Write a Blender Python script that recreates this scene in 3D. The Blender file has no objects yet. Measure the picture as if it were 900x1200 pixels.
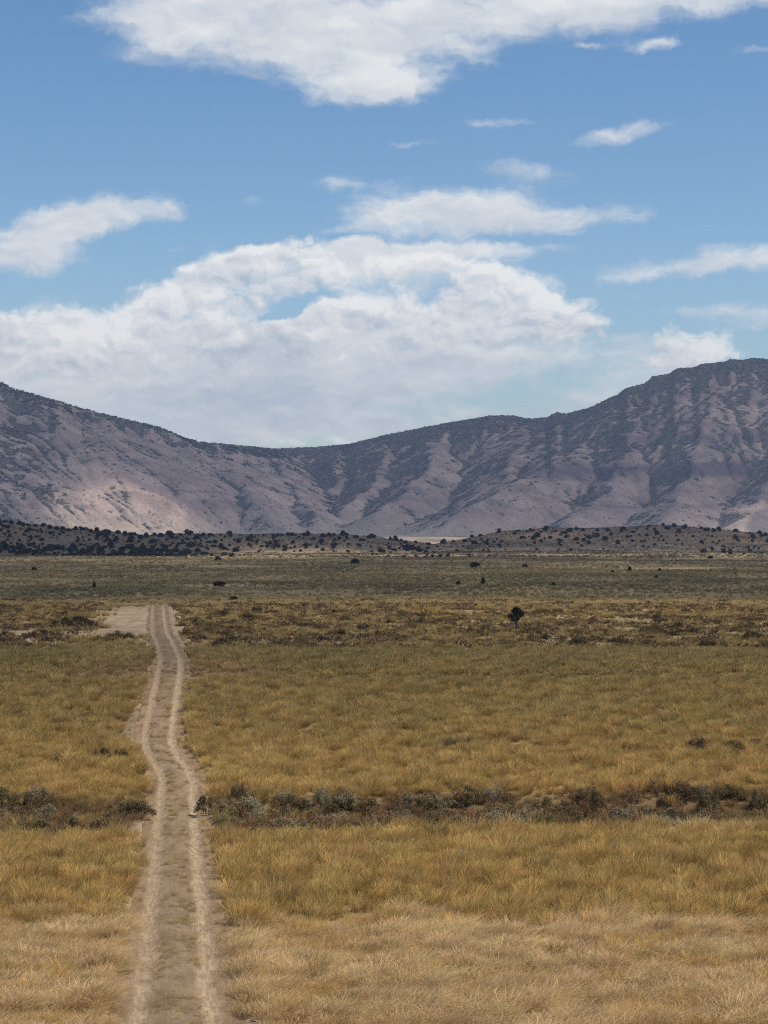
import bpy, math, random
import numpy as np
from mathutils import Vector

random.seed(11)
rng = np.random.default_rng(11)
SC = bpy.context.scene
COL = SC.collection

# ------------------------------------------------------------------ camera constants
F = 2665.0          # focal length in photograph pixels (900 wide)
CX, HY, H = 450.0, 600.0, 11.5

SUN_EL, SUN_AZ = math.radians(56), math.radians(104)   # azimuth clockwise from the view direction (+Y) towards +X

# ------------------------------------------------------------------ numpy noise
def _hash(ix, iy, seed):
    n = (ix.astype(np.int64) * 374761393 + iy.astype(np.int64) * 668265263 + seed * 1442695041) & 0xFFFFFFFF
    n = ((n ^ (n >> 13)) * 1274126177) & 0xFFFFFFFF
    n = ((n ^ (n >> 16)) * 2246822519) & 0xFFFFFFFF
    return ((n ^ (n >> 15)) & 0xFFFFFF) / float(0xFFFFFF)

def gnoise(x, y, seed=0):
    x = np.asarray(x, float); y = np.asarray(y, float)
    x, y = np.broadcast_arrays(x, y)
    ix = np.floor(x); iy = np.floor(y); fx = x - ix; fy = y - iy
    ix = ix.astype(np.int64); iy = iy.astype(np.int64)
    u = fx**3 * (fx * (fx * 6 - 15) + 10); v = fy**3 * (fy * (fy * 6 - 15) + 10)
    def g(a, b):
        t = _hash(ix + a, iy + b, seed) * 2 * math.pi
        return np.cos(t) * (fx - a) + np.sin(t) * (fy - b)
    n0 = g(0, 0) * (1 - u) + g(1, 0) * u
    n1 = g(0, 1) * (1 - u) + g(1, 1) * u
    return (n0 * (1 - v) + n1 * v) * 1.5

def fbm(x, y, oct=4, seed=0, gain=0.5):
    s = 0; a = 1.0; f = 1.0; t = 0
    for o in range(oct):
        s = s + a * gnoise(np.asarray(x) * f + 17.3 * o, np.asarray(y) * f - 9.1 * o, seed + o)
        t += a; a *= gain; f *= 2.03
    return s / t

def ridged(x, y, oct=5, seed=0, gain=0.5):
    s = 0; a = 1.0; f = 1.0; t = 0
    for o in range(oct):
        s = s + a * (1 - 2 * np.abs(gnoise(np.asarray(x) * f + 5.7 * o, np.asarray(y) * f + 3.3 * o, seed + o)))
        t += a; a *= gain; f *= 2.1
    return s / t

def sstep(a, b, x):
    t = np.clip((np.asarray(x, float) - a) / (b - a), 0, 1)
    return t * t * (3 - 2 * t)

def lerp(a, b, t):
    return a + (b - a) * t

# ------------------------------------------------------------------ small helpers
def tag(o, label=None, cat=None, group=None, kind=None):
    if label: o['label'] = label
    if cat: o['category'] = cat
    if group: o['group'] = group
    if kind: o['kind'] = kind
    return o

def mesh_np(name, verts, faces, smooth=False):
    me = bpy.data.meshes.new(name)
    verts = np.asarray(verts, np.float32)
    faces = np.asarray(faces, np.int32)
    k = faces.shape[1] if len(faces) else 4
    me.vertices.add(len(verts)); me.vertices.foreach_set('co', verts.ravel())
    if len(faces):
        me.loops.add(faces.size); me.loops.foreach_set('vertex_index', faces.ravel())
        me.polygons.add(len(faces))
        me.polygons.foreach_set('loop_start', np.arange(len(faces), dtype=np.int32) * k)
        if smooth:
            me.polygons.foreach_set('use_smooth', np.ones(len(faces), bool))
    me.update(calc_edges=True)
    return me

def add_attr(me, name, arr, typ='FLOAT'):
    a = me.attributes.new(name, typ, 'POINT')
    arr = np.asarray(arr)
    if typ == 'FLOAT_COLOR':
        if arr.shape[1] == 3: arr = np.c_[arr, np.ones(len(arr))]
        a.data.foreach_set('color', arr.astype(np.float32).ravel())
    elif typ == 'FLOAT_VECTOR':
        a.data.foreach_set('vector', arr.astype(np.float32).ravel())
    elif typ == 'INT':
        a.data.foreach_set('value', arr.astype(np.int32).ravel())
    else:
        a.data.foreach_set('value', arr.astype(np.float32).ravel())

def grid_faces(nr, nc):
    i = np.arange(nr * nc).reshape(nr, nc)
    return np.stack([i[:-1, :-1], i[:-1, 1:], i[1:, 1:], i[1:, :-1]], -1).reshape(-1, 4)

def link(name, me, mat=None, parent=None):
    o = bpy.data.objects.new(name, me); COL.objects.link(o)
    if mat: me.materials.append(mat)
    if parent: o.parent = parent
    return o

# ------------------------------------------------------------------ node helper
class NT:
    def __init__(s, tree):
        s.t = tree; s.n = tree.nodes; s.l = tree.links
    def new(s, typ, **kw):
        n = s.n.new(typ)
        for k, v in kw.items(): setattr(n, k, v)
        return n
    def put(s, sock, v):
        if v is None: return
        if hasattr(v, 'is_output'): s.l.new(v, sock)
        else: sock.default_value = v
    def math(s, op, a, b=None, c=None, clamp=False):
        n = s.n.new('ShaderNodeMath'); n.operation = op; n.use_clamp = clamp
        for i, v in enumerate((a, b, c)): s.put(n.inputs[i], v)
        return n.outputs[0]
    def vm(s, op, a, b=None, c=None):
        n = s.n.new('ShaderNodeVectorMath'); n.operation = op
        for i, v in enumerate((a, b, c)): s.put(n.inputs[i], v)
        return n.outputs['Value'] if op in ('DOT_PRODUCT', 'LENGTH') else n.outputs[0]
    def mix(s, f, a, b, mode='MIX'):
        n = s.n.new('ShaderNodeMix'); n.data_type = 'RGBA'; n.blend_type = mode; n.clamp_factor = True
        s.put(n.inputs[0], f)
        for sock, v in ((n.inputs[6], a), (n.inputs[7], b)):
            if isinstance(v, (tuple, list)) and len(v) == 3: v = (*v, 1)
            s.put(sock, v)
        return n.outputs[2]
    def noise(s, vec, scale, detail=4, rough=0.55, dist=0.0, lac=2.0, dim='3D'):
        n = s.n.new('ShaderNodeTexNoise'); n.noise_dimensions = dim
        s.put(n.inputs['Vector'], vec); s.put(n.inputs['Scale'], scale); n.inputs['Detail'].default_value = detail
        n.inputs['Roughness'].default_value = rough; n.inputs['Distortion'].default_value = dist
        n.inputs['Lacunarity'].default_value = lac
        return n.outputs[0]
    def mapr(s, v, a, b, c=0.0, d=1.0, smooth=True):
        n = s.n.new('ShaderNodeMapRange'); n.interpolation_type = 'SMOOTHSTEP' if smooth else 'LINEAR'
        s.put(n.inputs[0], v); n.inputs[1].default_value = a; n.inputs[2].default_value = b
        n.inputs[3].default_value = c; n.inputs[4].default_value = d
        return n.outputs[0]
    def attr(s, name, typ='GEOMETRY', out='Color'):
        n = s.n.new('ShaderNodeAttribute'); n.attribute_name = name; n.attribute_type = typ
        return n.outputs[out]
    def sep(s, v):
        n = s.n.new('ShaderNodeSeparateXYZ'); s.put(n.inputs[0], v); return n.outputs
    def comb(s, x, y, z):
        n = s.n.new('ShaderNodeCombineXYZ')
        for i, v in enumerate((x, y, z)): s.put(n.inputs[i], v)
        return n.outputs[0]

def new_mat(name):
    m = bpy.data.materials.new(name); m.use_nodes = True
    t = NT(m.node_tree); t.n.clear()
    out = t.new('ShaderNodeOutputMaterial')
    b = t.new('ShaderNodeBsdfPrincipled')
    b.inputs['Roughness'].default_value = 0.95
    b.inputs['Specular IOR Level'].default_value = 0.1
    t.l.new(b.outputs[0], out.inputs[0])
    return m, t, b, out

# ------------------------------------------------------------------ ground profile along the view
_prof = np.array([
    (-400, 9.0), (-40, 10.2), (0, 9.9), (4, 9.8), (12, 7.0), (25, 2.6), (38, 0.4), (45, 0.0), (52, -0.2), (72, -1.5), (90, -2.5), (110, -3.3),
    (125, -3.6), (141, -3.3), (156, -2.5), (168, -1.65), (182, -0.95), (197, -1.1), (215, -1.9), (240, -2.6), (275, -3.1),
    (348, -3.7), (420, -5.3), (500, -7.0), (750, -11.2), (1200, -16.5), (1700, -22.2), (2000, -25), (3000, -31), (5500, -50), (14000, -75)])
_s = np.linspace(0, math.log(14000 + 430) - math.log(30), 1)  # placeholder for shape only
_su = np.linspace(math.log(30.0), math.log(14430.0), 9000)
_sd = np.exp(_su) - 430.0 + 0.0
# work in a log scale around the viewer: u = log(d + 20) for d > -10, straight line behind
_u = np.linspace(math.log(10.0), math.log(14020.0), 9000)
_d = np.exp(_u) - 20.0
_z = np.interp(_d, _prof[:, 0], _prof[:, 1])
_k = np.exp(-0.5 * (np.arange(-90, 91) / 30.0) ** 2); _k /= _k.sum()
_z = np.convolve(np.pad(_z, 90, mode='edge'), _k, mode='valid')
def prof(y):
    y = np.asarray(y, float)
    return np.interp(np.log(np.maximum(y, -9.9) + 20.0), _u, _z)

# row of the photograph -> distance
_dd = np.linspace(40, 2000, 20000)
_py = HY + F * (H - prof(_dd)) / _dd
_pym = np.minimum.accumulate(_py) - np.arange(len(_dd)) * 1e-7
def row_to_d(py):
    return np.interp(-np.asarray(py, float), -_pym, _dd)

# road centre line, photograph (row, column)
_road = np.array([(1330, 207), (1200, 206.5), (1080, 207.5), (1000, 207), (960, 206.5), (930, 209), (912, 208), (903, 205), (894, 197),
                  (885, 189), (870, 186), (850, 186), (840, 189.5), (800, 197), (775, 200.5), (757, 195), (742, 187.5), (728, 186), (715, 185.5), (706, 185)])
_rd = row_to_d(_road[:, 0]); _rd[0] = 36
_rx = (_road[:, 1] - CX) / F * _rd
_rdd = np.linspace(30, 420, 1600)
_rxx = np.interp(_rdd, _rd, _rx)
_kk = np.exp(-0.5 * (np.arange(-24, 25) / 9.0) ** 2); _kk /= _kk.sum()
_rxx = np.convolve(np.pad(_rxx, 24, mode='reflect', reflect_type='odd'), _kk, mode='valid')
def road_x(y):
    return np.interp(y, _rdd, _rxx)
ROAD_END = 400.0

def gully_y(x):
    return 113.6 + 0.10 * x + 1.6 * fbm(np.asarray(x) / 14.0, np.zeros_like(np.asarray(x, float)) + 3.1, 3, 91)

def road_dist(x, y):
    r = np.abs(x - road_x(y))
    return np.where((y > 25) & (y < ROAD_END), r, 50.0)

def ground_raw(x, y):
    x = np.asarray(x, float); y = np.asarray(y, float)
    x, y = np.broadcast_arrays(x, y)
    z = prof(y)
    near = sstep(30, 60, y)
    z = z + near * 0.25 * fbm(x / 22.0, y / 16.0, 3, 5)
    z = z + sstep(180, 700, y) * 1.3 * fbm(x / 160.0, y / 220.0, 3, 6)
    z = z + near * 0.10 * fbm(x / 3.5, y / 1.8, 3, 7)
    z = z + sstep(210, 260, y) * (1 - sstep(700, 1200, y)) * 0.35 * fbm(x / 9.0, y / 7.0, 3, 8)
    rd = road_dist(x, y)
    off = sstep(1.9, 4.0, rd)
    gy = gully_y(x)
    t = (y - gy)
    g = np.where(t > 0, np.exp(-(t / 5.2) ** 4), np.exp(-(t / 9.0) ** 2))
    z = z - 1.15 * g * off * sstep(60, 90, y) * (1 - sstep(150, 170, y))
    # low berm on both sides of the road
    z = z + 0.10 * np.exp(-((rd - 1.9) / 0.45) ** 2) * near
    return z

def ground_z(x, y):
    z = ground_raw(x, y)
    rd = road_dist(x, y)
    flat = ground_raw(np.where(rd < 3, road_x(y), x), y)
    w = 1 - sstep(1.1, 1.9, rd)
    return lerp(z, flat - 0.12, w)

def locate(px, py, dmax=1900.0):
    """the point of the ground seen at a pixel of the photograph"""
    d = np.concatenate([np.arange(42, 420, 0.25), np.arange(420, dmax, 2.0)])
    x = (px - CX) / F * d
    yy = HY + F * (H - ground_z(x, d)) / d
    i = np.argmax(yy <= py)
    return x[i], d[i]

# ------------------------------------------------------------------ hills (low ridge in front of the mountains)
HL = np.array([(-400, 602), (-200, 604), (-60, 608), (0, 611), (40, 615), (80, 620), (120, 623), (170, 628), (205, 626), (260, 626), (300, 627), (350, 626),
               (400, 627), (440, 630), (490, 636), (530, 643), (560, 652), (620, 665), (1400, 700)], float)
HR = np.array([(-400, 700), (430, 660), (490, 642), (540, 633), (590, 623), (640, 619), (690, 620), (720, 618), (780, 616), (830, 619), (870, 624),
               (900, 626), (960, 622), (1100, 618), (1400, 622)], float)
def _hill(x, y, T, dc, wf, wb, seed):
    px = CX + F * x / np.maximum(y, 1)
    crest_d = dc + 70 * fbm(px / 130.0, np.zeros_like(px), 2, seed)
    top = H + (HY - np.interp(px, T[:, 0], T[:, 1])) / F * crest_d
    base = prof(y) - 3.0
    t = (y - crest_d)
    s = np.where(t < 0, np.clip(-t / wf, 0, 1), np.clip(t / wb, 0, 1))
    bump = 0.5 + 0.5 * np.cos(math.pi * s)
    bump = np.where(t < 0, bump ** 0.85, bump)
    z = base + np.maximum(top - base, 0) * bump
    z = z + 2.6 * fbm(x / 90.0, y / 120.0, 4, seed + 3) * bump * (1 - np.exp(-(t / 60.0) ** 2)) + 0.4 * fbm(x / 14., y / 20., 3, seed + 5)
    return z
def hill_z(x, y):
    x = np.asarray(x, float); y = np.asarray(y, float)
    x, y = np.broadcast_arrays(x, y)
    a = _hill(x, y, HL, 2330.0, 480.0, 500.0, 31)
    b = _hill(x, y, HR, 2650.0, 620.0, 500.0, 41)
    return np.maximum(a, b)
def locate_hill(px, py, which=None):
    d = np.arange(1700, 2750, 2.0)
    x = (px - CX) / F * d
    z = np.maximum(hill_z(x, d), ground_z(x, d))
    yy = HY + F * (H - z) / d
    ok = yy <= py
    if not ok.any():
        i = int(np.argmin(yy))
    else:
        i = int(np.argmax(ok))
    return x[i], d[i], z[i]

# ------------------------------------------------------------------ materials
def soil_material():
    m, t, b, out = new_mat('dry_soil')
    geo = t.new('ShaderNodeNewGeometry').outputs['Position']
    base = t.attr('albedo')
    n1 = t.noise(geo, 0.9, 6, 0.65)
    n2 = t.noise(t.vm('MULTIPLY', geo, (0.06, 0.035, 0.06)), 1.0, 5, 0.6)
    n3 = t.noise(geo, 6.0, 4, 0.7)
    k = t.math('MULTIPLY_ADD', n1, 0.9, 0.55)
    k = t.math('MULTIPLY', k, t.math('MULTIPLY_ADD', n2, 0.7, 0.65))
    k = t.math('MULTIPLY', k, t.math('MULTIPLY_ADD', n3, 0.6, 0.7))
    vv = t.new('ShaderNodeVectorMath', operation='SCALE'); t.l.new(base, vv.inputs[0]); t.l.new(k, vv.inputs['Scale'])
    t.l.new(vv.outputs[0], b.inputs['Base Color'])
    bump = t.new('ShaderNodeBump'); bump.inputs['Strength'].default_value = 0.6; bump.inputs['Distance'].default_value = 0.25
    t.l.new(n1, bump.inputs['Height']); t.l.new(bump.outputs[0], b.inputs['Normal'])
    return m

def road_material():
    m, t, b, out = new_mat('packed_dirt')
    uv = t.new('ShaderNodeUVMap'); uv.uv_map = 'road'
    p = t.sep(uv.outputs[0]); u, v = p[0], p[1]
    long_ = t.comb(t.math('MULTIPLY', u, 8.0), t.math('MULTIPLY', v, 0.9), 0.0)
    wob = t.math('MULTIPLY', t.math('SUBTRACT', t.noise(t.comb(0.0, t.math('MULTIPLY', v, 0.13), 0.0), 1.0, 3), 0.5), 0.5)
    uu = t.math('ADD', u, wob)
    au = t.math('ABSOLUTE', uu)
    edgen = t.math('MULTIPLY', t.math('SUBTRACT', t.noise(t.comb(t.math('MULTIPLY', u, 3.0), t.math('MULTIPLY', v, 0.6), 0.0), 1.0, 5, 0.65), 0.5), 0.55)
    dist = t.math('ABSOLUTE', t.math('SUBTRACT', au, 0.84))
    trk = t.mapr(t.math('ADD', dist, edgen), 0.11, 0.38, 1.0, 0.0)
    streak = t.noise(long_, 1.0, 5, 0.6)
    blotch = t.noise(t.comb(t.math('MULTIPLY', u, 1.3), t.math('MULTIPLY', v, 0.35), 0.0), 1.0, 5, 0.6)
    fine = t.noise(t.comb(u, v, 0.0), 16.0, 5, 0.8)
    clod = t.noise(t.comb(u, t.math('MULTIPLY', v, 0.7), 0.0), 4.0, 5, 0.75)
    mid = t.mix(t.mapr(blotch, 0.35, 0.65), (0.178, 0.121, 0.069), (0.262, 0.183, 0.108))
    side = t.mix(t.mapr(blotch, 0.4, 0.62), (0.27, 0.180, 0.102), (0.185, 0.122, 0.066))
    c0 = t.mix(t.mapr(au, 0.9, 1.25), mid, side)
    pale = t.mix(t.mapr(streak, 0.36, 0.66), (0.290, 0.205, 0.122), (0.430, 0.320, 0.200))
    c1 = t.mix(t.math('MULTIPLY', trk, t.math('MULTIPLY', t.mapr(blotch, 0.25, 0.55, 0.35, 1.0), t.mapr(u, -0.4, 0.4, 0.72, 1.0))), c0, pale)
    k = t.math('MULTIPLY', t.math('MULTIPLY_ADD', fine, 1.1, 0.45), t.math('MULTIPLY_ADD', clod, 0.9, 0.55))
    vv = t.new('ShaderNodeVectorMath', operation='SCALE'); t.l.new(c1, vv.inputs[0]); t.l.new(k, vv.inputs['Scale'])
    t.l.new(vv.outputs[0], b.inputs['Base Color'])
    bump = t.new('ShaderNodeBump'); bump.inputs['Strength'].default_value = 0.8; bump.inputs['Distance'].default_value = 0.04
    t.l.new(t.math('ADD', t.math('ADD', fine, streak), t.math('MULTIPLY', clod, 1.5)), bump.inputs['Height']); t.l.new(bump.outputs[0], b.inputs['Normal'])
    return m

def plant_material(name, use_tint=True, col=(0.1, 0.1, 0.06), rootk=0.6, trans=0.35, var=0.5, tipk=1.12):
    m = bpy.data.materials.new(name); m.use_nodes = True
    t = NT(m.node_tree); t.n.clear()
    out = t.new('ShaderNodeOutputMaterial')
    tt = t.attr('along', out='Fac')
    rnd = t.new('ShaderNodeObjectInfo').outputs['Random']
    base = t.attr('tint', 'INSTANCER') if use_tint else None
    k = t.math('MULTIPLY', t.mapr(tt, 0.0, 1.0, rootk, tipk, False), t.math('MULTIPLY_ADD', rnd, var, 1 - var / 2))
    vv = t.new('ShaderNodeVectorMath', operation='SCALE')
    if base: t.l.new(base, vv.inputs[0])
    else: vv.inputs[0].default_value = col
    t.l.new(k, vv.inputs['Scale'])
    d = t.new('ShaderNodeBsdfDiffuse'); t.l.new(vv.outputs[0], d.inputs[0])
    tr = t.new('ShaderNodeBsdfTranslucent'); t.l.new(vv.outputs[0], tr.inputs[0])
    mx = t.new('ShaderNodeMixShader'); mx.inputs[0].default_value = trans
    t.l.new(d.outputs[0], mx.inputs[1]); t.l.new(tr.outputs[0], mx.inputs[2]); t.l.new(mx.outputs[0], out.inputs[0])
    return m

def wood_material(name, c1, c2):
    m, t, b, out = new_mat(name)
    co = t.new('ShaderNodeTexCoord').outputs['Object']
    n = t.noise(t.vm('MULTIPLY', co, (9, 9, 2.5)), 1.0, 4)
    t.l.new(t.mix(t.mapr(n, 0.3, 0.7), c1, c2), b.inputs['Base Color'])
    return m

SOIL = soil_material()
ROAD = road_material()
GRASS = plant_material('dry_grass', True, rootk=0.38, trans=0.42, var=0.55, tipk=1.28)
SCRUB = plant_material('scrub_leaf', True, rootk=0.6, trans=0.2, var=0.5)
SAGE_SILVER = plant_material('silver_sage_leaf', False, (0.290, 0.245, 0.150), 0.42, 0.3, 0.45)
SAGE_OLIVE = plant_material('olive_sage_leaf', False, (0.190, 0.145, 0.070), 0.4, 0.3, 0.5)
SAGE_BROWN = plant_material('brown_brush_leaf', False, (0.255, 0.150, 0.074), 0.4, 0.3, 0.5)
SAGE_MAT = plant_material('pale_sage_leaf', False, (0.380, 0.340, 0.215), 0.55, 0.3, 0.3)
DARK_LEAF = plant_material('dark_bush_leaf', False, (0.110, 0.082, 0.044), 0.55, 0.25, 0.4)
JUNIPER = plant_material('juniper_needles', False, (0.030, 0.036, 0.020), 0.6, 0.12, 0.5)
BARK = wood_material('bark', (0.075, 0.055, 0.042), (0.15, 0.12, 0.095))

# ------------------------------------------------------------------ ground sheet
rows = np.concatenate([np.arange(-60, 40, 4.0), np.arange(40, 135, 0.5), np.arange(135, 260, 0.8), np.arange(260, 430, 1.5)])
g = [430.0]
while g[-1] < 13000: g.append(g[-1] * 1.011)
rows = np.concatenate([rows, g])
cs = np.linspace(-1, 1, 321); cs = 0.45 * cs + 0.55 * cs ** 3
cs = cs / np.abs(cs).max()
Yg = np.repeat(rows[:, None], len(cs), 1)
Xg = (40 + 0.42 * np.abs(rows))[:, None] * cs[None, :]
Zg = ground_z(Xg, Yg)

def ground_albedo(x, y):
    c = np.zeros(x.shape + (3,))
    n = fbm(x / 8.0, y / 6.0, 4, 61); nb = fbm(x / 30.0, y / 18.0, 4, 62)
    pink = np.array([0.300, 0.205, 0.118]); gold = np.array([0.250, 0.170, 0.070]); olive = np.array([0.200, 0.145, 0.065])
    tan = np.array([0.330, 0.240, 0.132]); plain = np.array([0.215, 0.155, 0.075]); pale = np.array([0.40, 0.30, 0.150])
    brown = np.array([0.175, 0.110, 0.060]); bare = np.array([0.40, 0.285, 0.175])
    c[:] = pink
    def to(col, w): c[:] = lerp(c, col, np.clip(w, 0, 1)[..., None])
    to(gold, sstep(68, 74, y + 3 * n))
    to(olive, sstep(148, 165, y + 10 * nb))
    to(tan, sstep(205, 222, y + 6 * n))
    to(plain, sstep(400, 480, y + 40 * nb))
    # pale straw flats between the sage
    st = fbm(x / 90.0, y / 260.0, 4, 63)
    to(pale * 0.72, sstep(0.16, 0.42, st) * sstep(300, 420, y) * 0.75)
    to(pale * 0.8, np.exp(-((y - 405 - 30 * nb) / 26.0) ** 2) * 0.5)
    px = CX + F * x / np.maximum(y, 30)
    to(pale * 0.62, sstep(1500, 1750, y + 260 * fbm(x / 160.0, y / 300.0, 4, 68)) * (0.35 + 0.5 * sstep(-0.2, 0.25, fbm(x / 110.0, y / 80.0, 3, 69))))
    to(lerp(np.array([0.31, 0.24, 0.165]), np.array([0.17, 0.14, 0.10]), sstep(-0.05, 0.25, fbm(x / 60.0, y / 500.0, 4, 70))[..., None]), sstep(2500, 3000, y))
    to(brown, np.exp(-((y - 1560) / 160.0) ** 2) * sstep(440, 520, px) * (1 - sstep(640, 720, px)) * 0.85)
    # gully soil
    gy = gully_y(x); rd = road_dist(x, y)
    gw = np.exp(-(np.abs(y - gy + 2.0) / 9.2) ** 4)
    to(np.array([0.100, 0.063, 0.036]), gw * 0.97)
    to(np.array([0.20, 0.135, 0.082]), gw * sstep(0.15, 0.40, fbm(x / 3.0, y / 1.6, 3, 66)) * 0.9)
    to(np.array([0.40, 0.30, 0.21]), np.exp(-((x + 4.2) / 1.7) ** 2) * np.exp(-((y - gy - 2.2) / 1.8) ** 2))
    # bare ground beside the road and the pull-out over the rise
    to(bare * 0.85, (1 - sstep(1.3, 2.5, rd + 0.6 * n)) * 0.85)
    rx = road_x(y)
    to(bare * 0.45, np.exp(-((y - 151 - 5 * n) / 9.0) ** 4) * sstep(-3.6, -2.4, x - rx + 1.2 * n) * (1 - sstep(-1.5, -0.8, x - rx)))
    pn = fbm(x / 2.6, y / 9.0, 4, 64)
    pull = sstep(246, 285, y + 26 * pn) * (1 - sstep(352, 392, y + 24 * pn)) * sstep(-11.0, -6.0, x - rx + 6.5 * pn) * (1 - sstep(2.2, 4.2, x - rx + 2.5 * pn))
    to(bare * (0.72 + 0.25 * sstep(-0.2, 0.3, fbm(x / 1.2, y / 9.0, 4, 67)))[..., None], pull * (0.85 + 0.15 * sstep(-0.1, 0.2, nb)))
    to(bare, sstep(235, 250, y) * (1 - sstep(268, 280, y + 6 * n)) * (1 - sstep(-38, -33, x + 4 * n)) * 0.9)
    return c

mg = mesh_np('ground', np.stack([Xg, Yg, Zg], -1).reshape(-1, 3), grid_faces(len(rows), len(cs)), True)
add_attr(mg, 'albedo', ground_albedo(Xg, Yg).reshape(-1, 3), 'FLOAT_COLOR')
tag(link('ground', mg, SOIL), 'dry grassland plain reaching from the camera to the mountains', 'ground', kind='structure')

# ------------------------------------------------------------------ dirt road strip
rdd = np.concatenate([np.arange(30, 140, 0.35), np.arange(140, ROAD_END - 2, 0.6)])
us = np.linspace(-2.1, 2.1, 51)
Ur = np.repeat(us[None, :], len(rdd), 0); Dr = np.repeat(rdd[:, None], len(us), 1)
Xr = road_x(Dr) + Ur
Zr = ground_raw(road_x(Dr), Dr) + 0.02
Zr -= 0.055 * np.exp(-((np.abs(Ur) - 0.84) / 0.22) ** 2)
Zr += 0.035 * np.exp(-(Ur / 0.4) ** 2) + 0.02 * fbm(Xr * 3, Dr * 1.5, 3, 71)
wedge = 1.60 + 0.25 * fbm(Dr / 1.7, Dr * 0 + np.sign(Ur) * 3.3, 4, 72)
Zr -= sstep(0, 0.22, np.abs(Ur) - wedge) * 0.3
Zr -= sstep(ROAD_END - 25, ROAD_END - 4, Dr) * 0.3
mr = mesh_np('dirt_road', np.stack([Xr, Dr, Zr], -1).reshape(-1, 3), grid_faces(*Xr.shape), True)
uvl = mr.uv_layers.new(name='road')
li = np.empty(len(mr.loops), np.int32); mr.loops.foreach_get('vertex_index', li)
uvv = np.stack([Ur.ravel(), Dr.ravel()], -1).astype(np.float32)
uvl.data.foreach_set('uv', uvv[li].ravel())
tag(link('dirt_road', mr, ROAD), 'rutted dirt two-track road running straight away through the grass', 'road', kind='structure')

# ------------------------------------------------------------------ hills mesh
hy = np.arange(1780, 3250, 9.0); hx = np.linspace(-1, 1, 420)
Yh = np.repeat(hy[:, None], len(hx), 1); Xh = 0.34 * Yh * hx[None, :]
Zh = hill_z(Xh, Yh)
def hill_albedo(x, y, z):
    n = fbm(x / 40., y / 60., 4, 81)
    px = CX + F * x / y
    c = np.zeros(x.shape + (3,)); c[:] = (0.130, 0.092, 0.056)
    def to(col, w): c[:] = lerp(c, np.array(col), np.clip(w, 0, 1)[..., None])
    to((0.125, 0.105, 0.070), sstep(0.0, 0.3, n) * 0.7)
    rel = z - prof(y)
    to((0.36, 0.27, 0.16), (1 - sstep(0.0, 6, rel + 12 * n)) * 0.45 * sstep(230, 300, px))
    to((0.150, 0.100, 0.066), sstep(560, 640, px) * sstep(6, 12, rel) * 0.8)
    return c
mh = mesh_np('hills', np.stack([Xh, Yh, Zh], -1).reshape(-1, 3), grid_faces(*Xh.shape), True)
add_attr(mh, 'albedo', hill_albedo(Xh, Yh, Zh).reshape(-1, 3), 'FLOAT_COLOR')
HSOIL, t, b, out = new_mat('hill_soil')
geo = t.new('ShaderNodeNewGeometry').outputs['Position']
n1 = t.noise(geo, 0.09, 6, 0.65); n2 = t.noise(geo, 0.5, 4, 0.7)
k = t.math('MULTIPLY', t.math('MULTIPLY_ADD', n1, 1.2, 0.4), t.math('MULTIPLY_ADD', n2, 1.0, 0.5))
vv = t.new('ShaderNodeVectorMath', operation='SCALE'); t.l.new(t.attr('albedo'), vv.inputs[0]); t.l.new(k, vv.inputs['Scale'])
t.l.new(vv.outputs[0], b.inputs['Base Color'])
tag(link('hills', mh, HSOIL), 'low brown foothills dotted with junipers in front of the mountains', 'hills', kind='structure')

# ------------------------------------------------------------------ mountains
SKY = np.array([(-500, 380), (-300, 395), (-150, 418), (-60, 436), (0, 448), (20, 457), (50, 465), (80, 474), (120, 485), (160, 494), (190, 502), (215, 513),
                (235, 518), (270, 521), (320, 526), (370, 524), (410, 520), (450, 510), (500, 500), (550, 491), (575, 487), (600, 487), (622, 491),
                (640, 489), (652, 483), (662, 485), (690, 478), (710, 468), (722, 463), (733, 455), (741, 453), (756, 449), (764, 441), (784, 438), (792, 432), (813, 430), (824, 426), (846, 424.5), (857, 421), (868, 422), (880, 420),
                (900, 421), (960, 426), (1050, 440), (1200, 430), (1400, 450)], float)
CELL = 6.0
mx = np.arange(-2500, 2500 + 1, CELL); my = np.arange(5300, 9000, CELL)
XM, YM = np.meshgrid(mx, my)
def P3(px, py, d):
    return ((px - CX) / F * d, d, H + (HY - py) / F * d)
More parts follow.
